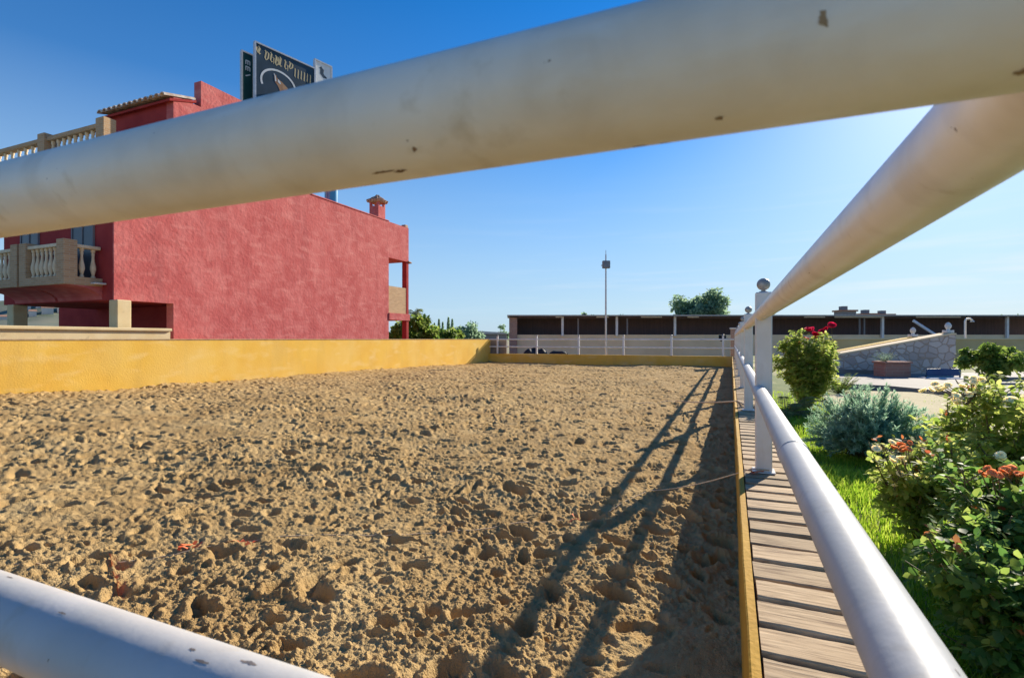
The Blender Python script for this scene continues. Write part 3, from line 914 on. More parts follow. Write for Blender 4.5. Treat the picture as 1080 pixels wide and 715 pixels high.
# small tiled eaves along the tower front: rows of barrel tiles
def eaves(y0, x0, x1, z, over, parent, n, m):
    mb = MB()
    for k in range(n):
        x = x0 + (x1 - x0) * (k + .5) / n
        w = (x1 - x0) / n * .5
        a, b = Vector((x, y0 - over, z)), Vector((x, y0 + .75, z + .30))
        pts = [a, b]
        V = []
        for p, q in ((a, w), (b, w * .85)):
            for j in range(7):
                t = math.pi * j / 6
                V.append(p + Vector((q * math.cos(t), 0, q * math.sin(t) * .9)))
            for j in range(7):
                t = math.pi * j / 6
                V.append(p + Vector((q * .72 * math.cos(t), 0, q * .72 * math.sin(t) * .9)))
        F = []
        for j in range(6):
            F.append((j, j + 1, 14 + j + 1, 14 + j)); F.append((7 + j, 7 + j + 1, 21 + j + 1, 21 + j))
            F.append((j, j + 1, 7 + j + 1, 7 + j))
        mb.add(V, F)
    o = mb.build('roof_tiles', m, parent)
    return o
eaves(yA, xTower - .1, HX + .06, zEave - .02, .34, house, 13, M['tilepale'])
MB().prism([(HX + .05, yA - .16, zEave - .13), (HX + .05, yA + .76, zEave + .18), (HX + .05, yA + .76, zEave + .26), (HX + .05, yA - .16, zEave - .05)], (0, 0, 0), (xTower - .1 - HX - .05, 0, 0)).build('eave_board', M['red_shade'], house)

BAL = [(.055, 0), (.055, .05), (.035, .07), (.045, .12), (.075, .24), (.070, .32), (.040, .48), (.032, .58), (.045, .66), (.035, .69), (.055, .72), (.055, .78)]
def baluster(x, y, z, h, parent, m=None):
    k = h / .78
    return MB().lathe((x, y, z), [(r * 1.05, q * k) for r, q in BAL], 10).build('baluster', m or M['baluster'], parent, smooth=40)

def balcony(x0, x1, y0, y1, zf, zt, full=True):
    """brick-edged balcony with stone balusters; x1,y0 is the corner nearest the sand"""
    b = MB()
    b.box(x0, x1, y0, y1, zf - .24, zf)
    for (px_, py_) in ((x1, y0), (x0, y0)):
        sx = -1 if px_ == x1 else 1
        b.box(px_, px_ + sx * .36, py_, py_ + .34, zf + .002, zt + .10)
    o = b.build('balcony', M['brick'], house)
    # curved corbel under the slab
    n = 6
    pts = []
    for k in range(n + 1):
        t = k / n
        pts.append((x1 - .01, y0 + .06 + (y1 - y0 - .06) * math.sin(t * 1.5708), zf - .242 - .38 * (1 - math.cos(t * 1.5708))))
    pts.append((x1 - .01, y1, zf - .242))
    MB().prism(pts, (0, 0, 0), (x0 - x1 + .02, 0, 0)).build('corbel', M['red'], o)
    MB().bbox(x0 + .362, x1 - .362, y0 + .04, y0 + .26, zt - .10, zt, .012).build('handrail', M['baluster'], o)
    MB().bbox(x1 - .26, x1 - .04, y0 + .342, y1 - .02, zt - .10, zt, .012).build('handrail', M['baluster'], o)
    h = zt - .10 - zf
    for k in range(7):
        baluster(x0 + .36 + (x1 - x0 - .72) * (k + .5) / 7, y0 + .15, zf + .001, h - .002, o)
    for k in range(2):
        baluster(x1 - .15, y0 + .34 + (y1 - y0 - .34) * (k + .62) / 2.2, zf + .001, h - .002, o)
    return o
bx1 = at(108, 280, y=yB).x
by0 = at(67, 280, x=bx1).y
bx0 = at(20, 280, y=by0).x
balcony(bx0, bx1, by0, yB + .003, CZ + 1.82, CZ + 2.78)
b2x1 = at(17.5, 280, y=by0).x
balcony(b2x1 - 2.4, b2x1, by0, yB + .003, CZ + 1.82, CZ + 2.78)
# white drip edge where the near balcony meets the wall
MB().bbox(bx1 + .001, bx1 + .22, yB - .32, yB - .002, CZ + 1.63, CZ + 1.68, .01).build('drip_slab', M['whitestone'], house)
# doors with dark shutters on the balcony storey
for a, b_ in ((78, 99), (24, 41)):
    xa, xb_ = at(a, 240, y=yB).x, at(b_, 240, y=yB).x
    d = MB().box(xa, xb_, yB - .035, yB + .002, CZ + 1.82, CZ + 4.05).build('balcony_door', M['glassdark'], house)
    fr = MB()
    fr.box(xa - .05, xa - .002, yB - .055, yB + .001, CZ + 1.82, CZ + 4.05).box(xb_ + .002, xb_ + .05, yB - .055, yB + .001, CZ + 1.82, CZ + 4.05)
    fr.box((xa + xb_) / 2 - .025, (xa + xb_) / 2 + .025, yB - .055, yB - .037, CZ + 1.82, CZ + 4.05)
    fr.build('door_frame', M['far_grey'], d)
# porch columns
for cx in (at(121, 330, y=yB).x, at(12.5, 330, y=yB).x):
    MB().bbox(cx - .20, cx + .20, yB - .05, yB + .35, -.5, zSoff - .002, .02).build('porch_column', M['cream'], house)
# roof-terrace balustrade above the balcony storey
zT0, zT1 = zBroof, zr(104, 127, y=yB)
for cx in (at(104, 130, y=yB).x, at(42, 150, y=yB).x, at(-28, 160, y=yB).x):
    MB().bbox(cx - .2, cx + .2, yB + .02, yB + .38, zT0, zT1 + .12, .01).build('terrace_pillar', M['brick'], house)
xa, xb_, xc = at(104, 130, y=yB).x, at(42, 150, y=yB).x, at(-28, 160, y=yB).x
for u0, u1 in ((xb_ + .2, xa - .2), (xc + .2, xb_ - .2)):
    o = MB().bbox(u0, u1, yB + .08, yB + .32, zT1 - .14, zT1, .015).build('handrail', M['brick'], house)
    n = 9
    for k in range(n):
        baluster(u0 + (u1 - u0) * (k + .5) / n, yB + .2, zT0, zT1 - .142 - zT0, o)
# loggia at the far end: slab, parapet, brick balustrade, pillar
zl1, zl2, zl3, zl4 = zr(418, 273, x=HX), zr(418, 302, x=HX), zr(418, 330, x=HX), zr(418, 337, x=HX)
lg = MB().box(HX - 3.2, HX - .002, yC + .002, yD, zl1, zLow).build('loggia_parapet', M['red'], house)
MB().box(HX - 3.2, HX + .05, yC + .002, yD + .05, zl4, zl3).build('loggia_floor', M['red'], house)
MB().box(HX - .24, HX - .02, yC + .002, yD - .22, zl3 + .002, zl2).build('loggia_balustrade', M['brick'], house)
MB().box(HX - 3.2, HX - .3, yD - .2, yD - .02, zl3 + .002, zl2 - .05).build('loggia_balustrade', M['brick'], house)
MB().box(HX - .30, HX - .002, yD - .21, yD - .002, zl3 + .002, zl1 - .002).build('loggia_pillar', M['red_shade'], house)
MB().box(HX - .30, HX - .002, yD - .21, yD - .002, -.5, zl4 - .002).build('loggia_pillar', M['red_shade'], house)
MB().box(HX - 3.2, HX - 2.9, yC + .002, yD - .22, -.5, zl1 - .002).build('loggia_wall', M['red_shade'], house)
MB().box(HX - 2.89, HX - .353, yC - .3, yC, -.5, zLow - .91).build('loggia_wall', M['red'], house)
e_ = MB()
for k in range(5):
    e_.tube([(HX + .02 - .05 * k, yD - .05, zl1 + .02), (HX + .02 - .05 * k, yD + .22, zl1 - .02)], .05, 8)
e_.build('eave_tiles', M['tile'], house)
MB().bbox(HX - .3, HX - .02, yD - .3, yD - .02, zLow + .002, zLow + .16, .02).build('corner_cap', M['tile'], house)
# chimney with a little tiled cap
c = at(398, 230, x=HX - .9)
w = .30
ch = MB().box(c.x - w, c.x + w, c.y - w, c.y + w, zLow - .8, CZ + 7.25).build('chimney', M['red'], house)
cz_ = CZ + 7.25
for sx in (-1, 1):
    for sy in (-1, 1):
        MB().box(c.x + sx * .24 - .06, c.x + sx * .24 + .06, c.y + sy * .24 - .06, c.y + sy * .24 + .06, cz_ + .002, cz_ + .2).build('vent_post', M['red'], ch)
cap = MB().bbox(c.x - w - .08, c.x + w + .08, c.y - w - .08, c.y + w + .08, cz_ + .202, cz_ + .27, .01)
cap.build('cap_slab', M['brick'], ch)
cap = MB()
for lev, (r0, r1, z0, z1) in enumerate(((w + .14, w - .06, .272, .40), (w - .03, .10, .40, .52), (.12, .04, .52, .62))):
    for k in range(4):
        ca, sa = math.cos(k * math.pi / 2), math.sin(k * math.pi / 2)
        m_ = 5 - lev * 2 if lev < 2 else 1
        for j in range(m_):
            o1 = (j + .5) / m_ * 2 - 1
            p = Vector((c.x + ca * r0 - sa * o1 * r0, c.y + sa * r0 + ca * o1 * r0, cz_ + z0))
            q = Vector((c.x + ca * r1 - sa * o1 * r1, c.y + sa * r1 + ca * o1 * r1, cz_ + z1))
            cap.tube([p, q], [.075, .06], 8)
cap.build('tile_cap', M['tile'], ch, smooth=40)

# cream parapet with coping standing behind the yellow wall
pw = thing('parapet_wall', 'low cream plaster parapet with a coping in front of the porch of the red house', 'wall', (-16.4, 7, 0))
yE = at(180, 350, x=-16.3).y
MB().box(-16.55, -16.32, -3, yE, -.5, CZ + .235).build('wall_body', M['cream'], pw)
MB().bbox(-16.62, -16.25, -3, yE + .02, CZ + .237, CZ + .33, .015).build('coping', M['cream'], pw)
# a pair of dark potted clumps sitting in the porch
for i, px in enumerate((140, 160, 168)):
    p = at(px, 342, x=HX - .6)
    t_ = thing('plant_pot', ['small dark pot in the porch opening just right of the cream column', 'larger grey pot in the middle of the right porch opening', 'dark pot at the right edge of the porch opening'][i], 'pot', (p.x, p.y, CZ + .05))
    s = (.10, .16, .13)[i]
    MB().lathe((p.x, p.y, CZ - .15), [(s * .7, 0), (s, .35), (s * 1.08, .36), (s * 1.08, .42), (s * .9, .42), (s * .85, .38)], 14).build('pot', M['far_grey'], t_, smooth=40)
    MB().lathe((p.x, p.y, CZ + .23), [(s * .84, 0), (s * .6, .01), (.001, .015)], 10).build('soil', M['dark'], t_)
MB_ = None
# floor of the porch so that the pots stand on something
MB().box(HX - 5.8, -16.56, yB - 1.6, yA + 1.0, CZ - .45, CZ - .152).build('porch_floor', M['cream'], house)

# ------------------------------------------------------------------ billboards over the roof
BD = Vector((.2560, .9667, 0)).normalized()
BN = Vector((BD.y, -BD.x, 0))                                  # faces the ring
def board(name, label, org, L, ztop, H, m, loc):
    t = thing(name, label, 'sign', loc)
    org = Vector(org)
    def quad(u0, u1, v0, v1, off, dep):
        pts = [org + BD * u0 + Vector((0, 0, ztop + v0 - org.z)), org + BD * u1 + Vector((0, 0, ztop + v0 - org.z)), org + BD * u1 + Vector((0, 0, ztop + v1 - org.z)), org + BD * u0 + Vector((0, 0, ztop + v1 - org.z))]
        return pts, BN * off, BN * (off - dep)
    mb = MB(); mb.prism(*quad(0, L, -H, 0, 0, .08)); mb.build('panel', m, t)
    f = MB()
    f.prism(*quad(-.06, L + .06, .002, .07, .03, .14)); f.prism(*quad(-.06, L + .06, -H - .07, -H - .002, .03, .14))
    f.prism(*quad(-.07, -.002, -H, 0, .03, .14)); f.prism(*quad(L + .002, L + .07, -H, 0, .03, .14))
    f.build('frame', M['galv'], t)
    return t, quad
def stroke(quad, pts, w, off, m, name, t):
    """a painted stroke: a ribbon through (u, v) points, standing 4 mm proud"""
    mb = MB()
    return stroke_into(mb, quad, pts, w, off)
def stroke_into(mb, org, ztop, pts, w, off):
    org = Vector(org)
    P = [Vector((p[0], p[1])) for p in pts]
    V = []
    for i, p in enumerate(P):
        d = (P[min(i + 1, len(P) - 1)] - P[max(i - 1, 0)]).normalized()
        nrm = Vector((-d.y, d.x)) * (w[i] if hasattr(w, '__len__') else w) * .5
        for q in (p + nrm, p - nrm):
            V.append(Vector((org.x, org.y, ztop)) + BD * q.x + Vector((0, 0, q.y)) + BN * off)
    mb.add(V, [(2 * i, 2 * i + 1, 2 * i + 3, 2 * i + 2) for i in range(len(P) - 1)])
o1 = at(270, 60, Z=22.0)
L1 = 2.70
zt1 = at(270, 45, Z=22.0).z
main, _q = board('roof_billboard', 'largest dark billboard over the red house, with worn gothic lettering above a pale arch', (o1.x, o1.y, 0), L1, zt1, 3.0, M['panel_dark'], (o1.x, o1.y, zLow - .7))
lt = MB()
# worn gothic capitals: heavy slanted uprights with hooked hairlines
gl = [(.14, .30, 1), (.42, .40, 0), (.66, .40, 2), (.88, .42, 0), (1.08, .40, 1), (1.30, .38, 2), (1.52, .30, 0)]
for k, (u, h, kind) in enumerate(gl):
    v0 = -.10 - .03 * (k % 2) - .04 * k * .3
    s = .055 if k else .075
    stroke_into(lt, o1, zt1, [(u - .05, v0 - .03), (u - .02, v0), (u + .02, v0 - .06), (u - .03, v0 - h * .8), (u + .02, v0 - h), (u + .07, v0 - h * .9)], [.02, s, s * 1.2, s * 1.2, s, .02], .004)
    if kind == 0: stroke_into(lt, o1, zt1, [(u + .06, v0 - .02), (u + .13, v0 - .08), (u + .11, v0 - h * .7), (u + .05, v0 - h * .95)], [.02, .06, .07, .02], .005)
    if kind == 1: stroke_into(lt, o1, zt1, [(u - .10, v0 - .05), (u - .12, v0 - h * .5), (u - .06, v0 - h * .95)], [.05, .07, .03], .005)
    if kind == 2: stroke_into(lt, o1, zt1, [(u + .05, v0 - h * .45), (u + .12, v0 - h * .5), (u + .11, v0 - h * 1.15)], [.02, .055, .02], .005)
for k in range(6):
    u = 1.75 + .15 * k
    stroke_into(lt, o1, zt1, [(u, -.35), (u + .02, -.40), (u, -.72 - .04 * (k % 2)), (u + .05, -.76)], [.02, .05, .05, .02], .004)
lt.build('lettering', M['signletter'], main)
ar = MB()
stroke_into(ar, o1, zt1, [(1.0 + .78 * math.cos(a), -1.42 + .62 * math.sin(a)) for a in np.linspace(3.5, -.35, 26)], .085, .004)
ar.build('arch', M['signwhite'], main)
em = MB()
stroke_into(em, o1, zt1, [(.86, -1.02), (.84, -1.12), (.92, -1.26), (1.05, -1.34), (1.22, -1.5), (1.3, -1.8)], [.05, .12, .24, .30, .42, .5], .004)
em.build('emblem', M['signbrown'], main)
em = MB()
stroke_into(em, o1, zt1, [(.97, -1.18), (1.0, -1.26), (1.08, -1.33)], [.04, .12, .05], .007)
stroke_into(em, o1, zt1, [(.78, -.98), (.84, -1.10), (.86, -1.3)], [.02, .05, .06], .007)
em.build('highlight', M['signwhite'], main)
o2 = at(256, 60, Z=22.2)
zt2 = at(256, 54.5, Z=22.2).z
side, _q = board('roof_billboard', 'narrow dark green upright sign panel just left of the largest billboard', (o2.x, o2.y, 0), .42, zt2, 2.6, M['panel_green'], (o2.x, o2.y, zLow - .7))
lt = MB()
for v, kind in ((-.30, 0), (-.56, 1), (-.86, 2)):
    if kind < 2:
        stroke_into(lt, o2, zt2, [(.30, v), (.12, v)], .045, .004)
        for k in range(3): stroke_into(lt, o2, zt2, [(.13 + .085 * k, v), (.13 + .085 * k, v - .17)], .04, .005)
    else:
        stroke_into(lt, o2, zt2, [(.12, v - .12), (.22, v - .06), (.32, v)], .05, .004)
lt.build('lettering', M['signwhite'], side)
o3 = at(333, 70, Z=24.3)
zt3 = at(333, 63.5, Z=24.3).z
wh, _q = board('roof_billboard', 'small white sign with a dark figure right of the largest billboard', (o3.x, o3.y, 0), .80, zt3, 1.1, M['signwhite'], (o3.x, o3.y, zLow - .7))
em = MB()
stroke_into(em, o3, zt3, [(.20, -.28), (.26, -.24), (.33, -.32), (.31, -.5), (.42, -.6), (.58, -.62)], [.05, .16, .2, .18, .16, .05], .004)
em.build('emblem', M['panel_dark'], wh)
# their steel posts stand on the roof
def sign_post(t, p, ztop, r, m, zb):
    MB().lathe((p.x, p.y, 0), [(r, zb), (r, ztop)], 20).build('post', m, t, smooth=35)
q1 = Vector((o1.x, o1.y, 0)) + BD * .5 - BN * .25
q2 = Vector((o1.x, o1.y, 0)) + BD * 2.2 - BN * .25
sign_post(main, q1, zt1 - .1, .06, M['galv'], zHigh - .8); sign_post(main, q2, zt1 - .1, .06, M['galv'], zHigh - .8)
q = Vector((o2.x, o2.y, 0)) + BD * .2 - BN * .2
sign_post(side, q, zt2 - .1, .06, M['galv'], zHigh - .8)
q = at(349.5, 205, Z=24.6)
MB().lathe((q.x, q.y, 0), [(.31, zLow - .7), (.31, zt3 - 1.3), (.26, zt3 - 1.25), (.001, zt3 - 1.24)], 24).build('post', M['steel_blue'], wh, smooth=35)

# ------------------------------------------------------------------ long open shed beyond the far end (square to the line of sight)
def rig(name, label, cat, X, Z, z=0, group=None):
    t = thing(name, label, cat, FW * Z + RX * X + Vector((0, 0, z)), YAW, group)
    return t
ROT = Matrix(((RX.x, FW.x, 0, 0), (RX.y, FW.y, 0, 0), (0, 0, 1, 0), (0, 0, 0, 1)))    # local (right, deep, up) -> world
class CB(MB):
    """MB whose boxes are given in (right, deep, up) metres from the viewer's foot point"""
    def box(self, *a): return MB.box(self, *a, M=ROT)
    def bbox(self, *a): return MB.bbox(self, *a, M=ROT)
def cp(X, Z, z): return ROT @ Vector((X, Z, z))
px2 = lambda px, Z: (px - 540) / 545 * Z
pz2 = lambda py, Z: CZ - (py - 357) / 545 * Z
SZ = 40.0
sx0, sx1 = px2(537, SZ), px2(1180, SZ)
shed = rig('stable_shed', 'long low open-fronted stable shed with flat pale roof and dark inside across the background', 'shed', (sx0 + sx1) / 2, SZ + 2, 0)
zb0, zt0 = pz2(352.5, SZ), pz2(334.5, SZ)
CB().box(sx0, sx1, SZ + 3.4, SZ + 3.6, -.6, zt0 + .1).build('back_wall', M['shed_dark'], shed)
CB().box(sx0, sx0 + .62, SZ - .02, SZ + 3.38, -.6, zt0 + .02).build('end_wall', M['brick_pier'], shed)
CB().box(sx0 + .63, sx1, SZ + .3, SZ + .5, -.6, zb0).build('lower_wall', M['beige'], shed)
rm = CB()
rm.box(sx0 - .15, sx1, SZ - .5, SZ + 3.9, zt0 + .105, zt0 + .19)
rm.build('roof', M['shed_roof'], shed)
CB().box(sx0 + .63, sx1, SZ + .28, SZ + .40, zt0 - .05, zt0 + .1).build('fascia', M['shed_dark'], shed)
for px in (593, 650, 711, 929, 1060):
    X = px2(px, SZ + .3)
    CB().bbox(X - .09, X + .09, SZ + .05, SZ + .23, zb0 - .1 if px < 800 else -.6, zt0 + .1, .01).build('post', M['white_far'], shed)
for px in (610, 662, 908, 913):
    X = px2(px, SZ + .3)
    CB().bbox(X - .06, X + .06, SZ + .42, SZ + .54, zb0 - .0, zt0 + .1, .01).build('inner_post', M['far_grey'], shed)
for a, b_ in ((586, 593), (629, 642), (676, 698), (725, 737), (848, 870), (880, 930), (966, 1013)):
    CB().box(px2(a, SZ), px2(b_, SZ), SZ - .03, SZ + .0, zt0 - .0, zt0 + .095).build('painted_light_strip', M['white_far'], shed)  # solid white strips, painted stand-ins for daylight through slots in the roof
# garden boundary wall of warm plaster in front of the shed on the right
gw = rig('garden_wall', 'warm ochre plaster wall on the right behind the round bush and the stone ramp', 'wall', 16, 24)
GWZ = 24.0
CB().box(px2(868, GWZ), px2(1250, GWZ), GWZ, GWZ + .25, .0, pz2(357.5, GWZ)).build('wall_body', M['ochre'], gw)
CB().bbox(px2(868, GWZ) - .02, px2(1250, GWZ), GWZ - .04, GWZ + .29, pz2(357.5, GWZ) + .002, pz2(356, GWZ), .01).build('coping', M['beige'], gw)
# white leaning brace and small lamp bracket seen before the shed
lp = rig('bracket_lamp', 'thin white post with a short curved bracket before the dark shed on the right', 'lamp', px2(1018, 27), 27)
X = px2(1018, 27)
CB().tube([cp(X, 27, .2), cp(X, 27, pz2(338, 27)), cp(X + .06, 27, pz2(336, 27)), cp(X + .25, 27, pz2(335.5, 27)), cp(X + .36, 27, pz2(337, 27))], .05, 10).build('post', M['white_far'], lp, smooth=40)
CB().lathe(cp(X + .37, 27, pz2(337, 27) - .1), [(.10, 0), (.10, .03), (.05, .08), (.03, .1)], 10).build('shade', M['galv'], lp)
br = rig('leaning_pole', 'white pole leaning at a slant against the dark shed on the right', 'pole', px2(980, 38), 38)
CB().tube([cp(px2(987, 38), 38, pz2(353, 38)), cp(px2(974, 38), 39, pz2(337, 38))], .10, 8).build('pole', M['white_far'], br)
# dark covered trailer-like heap behind the far fence
hp = rig('covered_heap', 'dark tarpaulin-covered heap on the ground behind the left of the far white fence', 'heap', px2(573, 35), 35)
def mound(X0, X1, Z0, Z1, z0, z1, seed, n=26):
    V = []
    for i in range(n):
        for j in range(n):
            u, v = i / (n - 1), j / (n - 1)
            e_ = (math.sin(math.pi * u) ** .35) * (math.sin(math.pi * v) ** .35)
            hgt = z0 + (z1 - z0) * e_ * (.72 + .28 * float(vnoise(np.array([u * 4.0]), np.array([v * 3.0]), seed)[0]) + .0)
            V.append(cp(X0 + (X1 - X0) * u, Z0 + (Z1 - Z0) * v, hgt))
    return MB().add(V, [(i * n + j, (i + 1) * n + j, (i + 1) * n + j + 1, i * n + j + 1) for i in range(n - 1) for j in range(n - 1)])
mound(px2(547, 35), px2(582, 35), 34.6, 36, -.55, pz2(364, 35), 3).build('tarpaulin', M['dark'], hp, smooth=True)
mound(px2(573, 35), px2(605, 35), 34.4, 35.8, -.55, pz2(367, 35), 8).build('tarpaulin', M['dark'], hp, smooth=True)
bx = rig('hanging_box', 'small dark box hanging on the beige wall near the brick corner pier', 'box', px2(763, 38), 38, CZ)
CB().bbox(px2(759.5, 38), px2(766, 38), 38, 38.3, pz2(358, 38), pz2(353, 38), .03).bbox(px2(761, 38), px2(764, 38), 38.05, 38.25, pz2(359.5, 38), pz2(358.1, 38), .02).build('box', M['dark'], bx)

# floodlight mast
ms = rig('floodlight_mast', 'tall thin steel mast carrying a square floodlight behind the far white fence', 'lamp post', px2(639, 34), 34)
X = px2(639, 34)
CB().tube([cp(X, 34, -.55), cp(X, 34, pz2(268, 34))], [.075, .045], 12).build('pole', M['galv'], ms, smooth=40)
CB().tube([cp(X, 34, pz2(268, 34)), cp(X, 34, pz2(263.5, 34))], .02, 8).build('spike', M['galv'], ms)
fl = CB().bbox(X - .26, X + .24, 33.72, 33.95, pz2(283, 34), pz2(275, 34), .03).build('floodlight', M['far_grey'], ms)
CB().bbox(X - .21, X + .19, 33.70, 33.717, pz2(282, 34), pz2(276, 34), .004).build('lens', M['steel_lens'], fl)
CB().box(X - .3, X + .28, 33.96, 34.08, pz2(280, 34), pz2(279, 34)).build('bracket', M['galv'], ms)

# ------------------------------------------------------------------ stone ramp, planter, bench on the terrace
RZ = 14.6
ramp = rig('stone_wall', 'low wall of pale irregular stones rising to the right behind the terracotta planter', 'wall', px2(945, RZ), RZ)
zb = GZ - .1
xl, xr = px2(874, RZ), px2(1008, RZ)
top = [(xl, pz2(376, RZ)), (px2(965, RZ), pz2(359.5, RZ)), (px2(1003, RZ), pz2(352.5, RZ)), (xr, pz2(352.5, RZ))]
poly = [cp(xl, RZ, zb)] + [cp(x, RZ, z) for x, z in top] + [cp(xr, RZ, zb)]
MB().prism(poly, (0, 0, 0), FW * .4).build('wall_body', M['stone'], ramp)
cop = MB()
for (xa, za), (xb_, zb_) in zip(top[:-1], top[1:]):
    cop.prism([cp(xa, RZ - .03, za + .003), cp(xb_, RZ - .03, zb_ + .003), cp(xb_, RZ - .03, zb_ + .045), cp(xa, RZ - .03, za + .045)], (0, 0, 0), FW * .46)
cop.build('coping', M['beige'], ramp)
MB().prism([cp(xl - .1, RZ - .10, zb), cp(xl - .1, RZ - .10, pz2(388, RZ)), cp(px2(921, RZ), RZ - .10, pz2(390, RZ)), cp(px2(921, RZ), RZ - .10, zb)], (0, 0, 0), FW * .096).build('stone_base', M['stone_plain'], ramp)
def finial(t, X, Z, z, s=1):
    MB().bbox(*(0, 0, 0, 0, 0, 0)) if False else None
    b = CB().bbox(X - .10 * s, X + .10 * s, Z + .06, Z + .06 + .2 * s, z, z + .08 * s, .01)
    b.lathe(cp(X, Z + .06 + .1 * s, z + .08 * s), [(.05 * s, 0), (.04 * s, .03 * s), (.075 * s, .08 * s), (.085 * s, .13 * s), (.06 * s, .19 * s), (.02 * s, .22 * s), (.001, .225 * s)], 12)
    b.build('finial', M['whitestone'], t, smooth=40)
finial(ramp, px2(1005, RZ), RZ, pz2(352.5, RZ) + .05, 1.0)
R2 = 16.2
r2 = rig('ramp_wall', 'sloping ochre parapet wall of the ramp rising behind the pale stone wall', 'wall', px2(920, R2), R2)
tp = [(px2(866, R2), pz2(373, R2)), (px2(958, R2), pz2(356, R2)), (px2(972, R2), pz2(354.5, R2))]
poly = [cp(tp[0][0], R2, zb)] + [cp(x, R2, z) for x, z in tp] + [cp(tp[-1][0], R2, zb)]
MB().prism(poly, (0, 0, 0), FW * .3).build('wall_body', M['yellow'], r2)
finial(r2, px2(967, R2), R2, pz2(355.5, R2) + .02, 1.0)

PZ = 13.4
pl = rig('brick_planter', 'terracotta brick planter box with a blue-green plant against the pale stone wall', 'planter', px2(941, PZ), PZ)
xa, xb_ = px2(921, PZ + .45), px2(961, PZ)
CB().bbox(xa, xb_, PZ, PZ + .45, GZ + .02, pz2(383, PZ), .015).build('box', M['terracotta'], pl)
CB().bbox(xa - .03, xb_ + .03, PZ - .03, PZ + .48, pz2(383, PZ) + .002, pz2(381, PZ), .01).build('rim', M['terracotta'], pl)

BZ = 12.6
bn = rig('garden_bench', 'dark blue-backed bench with pale seat on the grey terrace', 'bench', px2(995, BZ), BZ)
xa, xb_ = px2(977, BZ + .45), px2(1014, BZ + .42)
CB().bbox(xa, xb_, BZ + .42, BZ + .46, pz2(397, BZ), pz2(389.5, BZ), .008).build('backrest', M['bench_blue'], bn)
CB().bbox(xa - .25, xb_ - .02, BZ, BZ + .40, pz2(400.3, BZ), pz2(398.5, BZ), .006).build('seat', M['whitestone'], bn)
for X in (xa - .12, xb_ - .12):
    for dz in (.04, .36):
        CB().tube([cp(X, BZ + dz, GZ + .12), cp(X, BZ + dz, pz2(400.3, BZ))], .022, 8).build('leg', M['dark'], bn)
    CB().tube([cp(X + .1, BZ + .44, pz2(400, BZ)), cp(X + .1, BZ + .44, pz2(397, BZ))], .018, 8).build('back_support', M['dark'], bn)
# low stone steps at the terrace edge
st = rig('stone_step', 'low slab step at the right edge of the grey terrace, behind the near roses', 'step', px2(1062, 11), 11)
for k in range(3):
    CB().bbox(px2(1040, 11) + .15 * k, px2(1130, 11), 10.6 + .45 * k, 11.0 + .45 * k, GZ - .05, GZ + .07 + .09 * k, .01).build('tread', M['paving'], st)

# ------------------------------------------------------------------ plants
LT = np.array([(0, 0, 0), (.30, .30, .05), (.65, .27, .02), (1, 0, -.10), (.65, -.27, .02), (.30, -.30, .05), (.33, 0, -.02), (.68, 0, -.03)])
LTRI = np.array([(0, 6, 1), (7, 3, 2), (0, 5, 6), (4, 3, 7)]); LQ = np.array([(6, 7, 2, 1), (5, 4, 7, 6)])
def leaves(P, A, Nn, L, Wd=1.0):
    """leaf geometry: base points P, axes A, normals Nn, lengths L (m)"""
    P, A, Nn = np.asarray(P, float), np.asarray(A, float), np.asarray(Nn, float)
    A = A / np.linalg.norm(A, axis=1, keepdims=True)
    B = np.cross(Nn, A); B /= np.maximum(np.linalg.norm(B, axis=1, keepdims=True), 1e-6)
    C = np.cross(A, B)
    L = np.broadcast_to(np.asarray(L, float), (len(P),))[:, None, None]
    V = P[:, None, :] + L * (LT[None, :, 0:1] * A[:, None, :] + Wd * LT[None, :, 1:2] * B[:, None, :] + LT[None, :, 2:3] * C[:, None, :])
    n = len(P); off = (np.arange(n) * 8)[:, None, None]
    return V.reshape(-1, 3), (LTRI[None] + off).reshape(-1, 3), (LQ[None] + off).reshape(-1, 4)
def rnd_dir(n, g, up=0):
    v = g.normal(size=(n, 3)); v /= np.linalg.norm(v, axis=1, keepdims=True)
    v[:, 2] += up
    return v / np.linalg.norm(v, axis=1, keepdims=True)
def put_leaves(name, m, parent, P, A, Nn, L, Wd=1.0):
    V, T, Q = leaves(P, A, Nn, L, Wd)
    return np_mesh(name, V, tris=T, quads=Q, mat=m, parent=parent)

def flower(c, r, m, parent, g, layers=5, name='flower'):
    """a rose: rings of cupped petals"""
    V, Q = [], []
    c = np.array(c, float)
    up = np.array([g.uniform(-.7, .7), g.uniform(-1.0, .4), 1.0]); up /= np.linalg.norm(up)
    a = np.cross(up, [1, 0, .2]); a /= np.linalg.norm(a); b = np.cross(up, a)
    for ly in range(layers):
        n = 3 + ly
        open_ = .20 + .72 * ly / max(layers - 1, 1)
        rr = r * (.45 + .55 * (ly + 1) / layers)
        for k in range(n):
            w = 2 * math.pi * (k + .5 * (ly % 2)) / n + g.uniform(-.15, .15)
            rad = a * math.cos(w) + b * math.sin(w); tan = np.cross(up, rad)
            base = len(V)
            for i in range(4):
                t = i / 3
                ang = open_ * (t ** .8)
                p0 = c + rad * rr * math.sin(ang) * t * 1.0 + rad * rr * .12 + up * rr * (math.cos(ang) * t * .8)
                wid = rr * (.28 + .62 * math.sin(math.pi * (.15 + .65 * t)))
                for s in (-1, 0, 1):
                    V.append(p0 + tan * wid * s * .9 - rad * wid * g.uniform(.2, .6) * abs(s) + g.normal(size=3) * r * .07)
            for i in range(3):
                for s in range(2):
                    Q.append((base + i * 3 + s, base + i * 3 + s + 1, base + i * 3 + s + 4, base + i * 3 + s + 3))
    return np_mesh(name, V, quads=Q, mat=m, parent=parent, smooth=True)

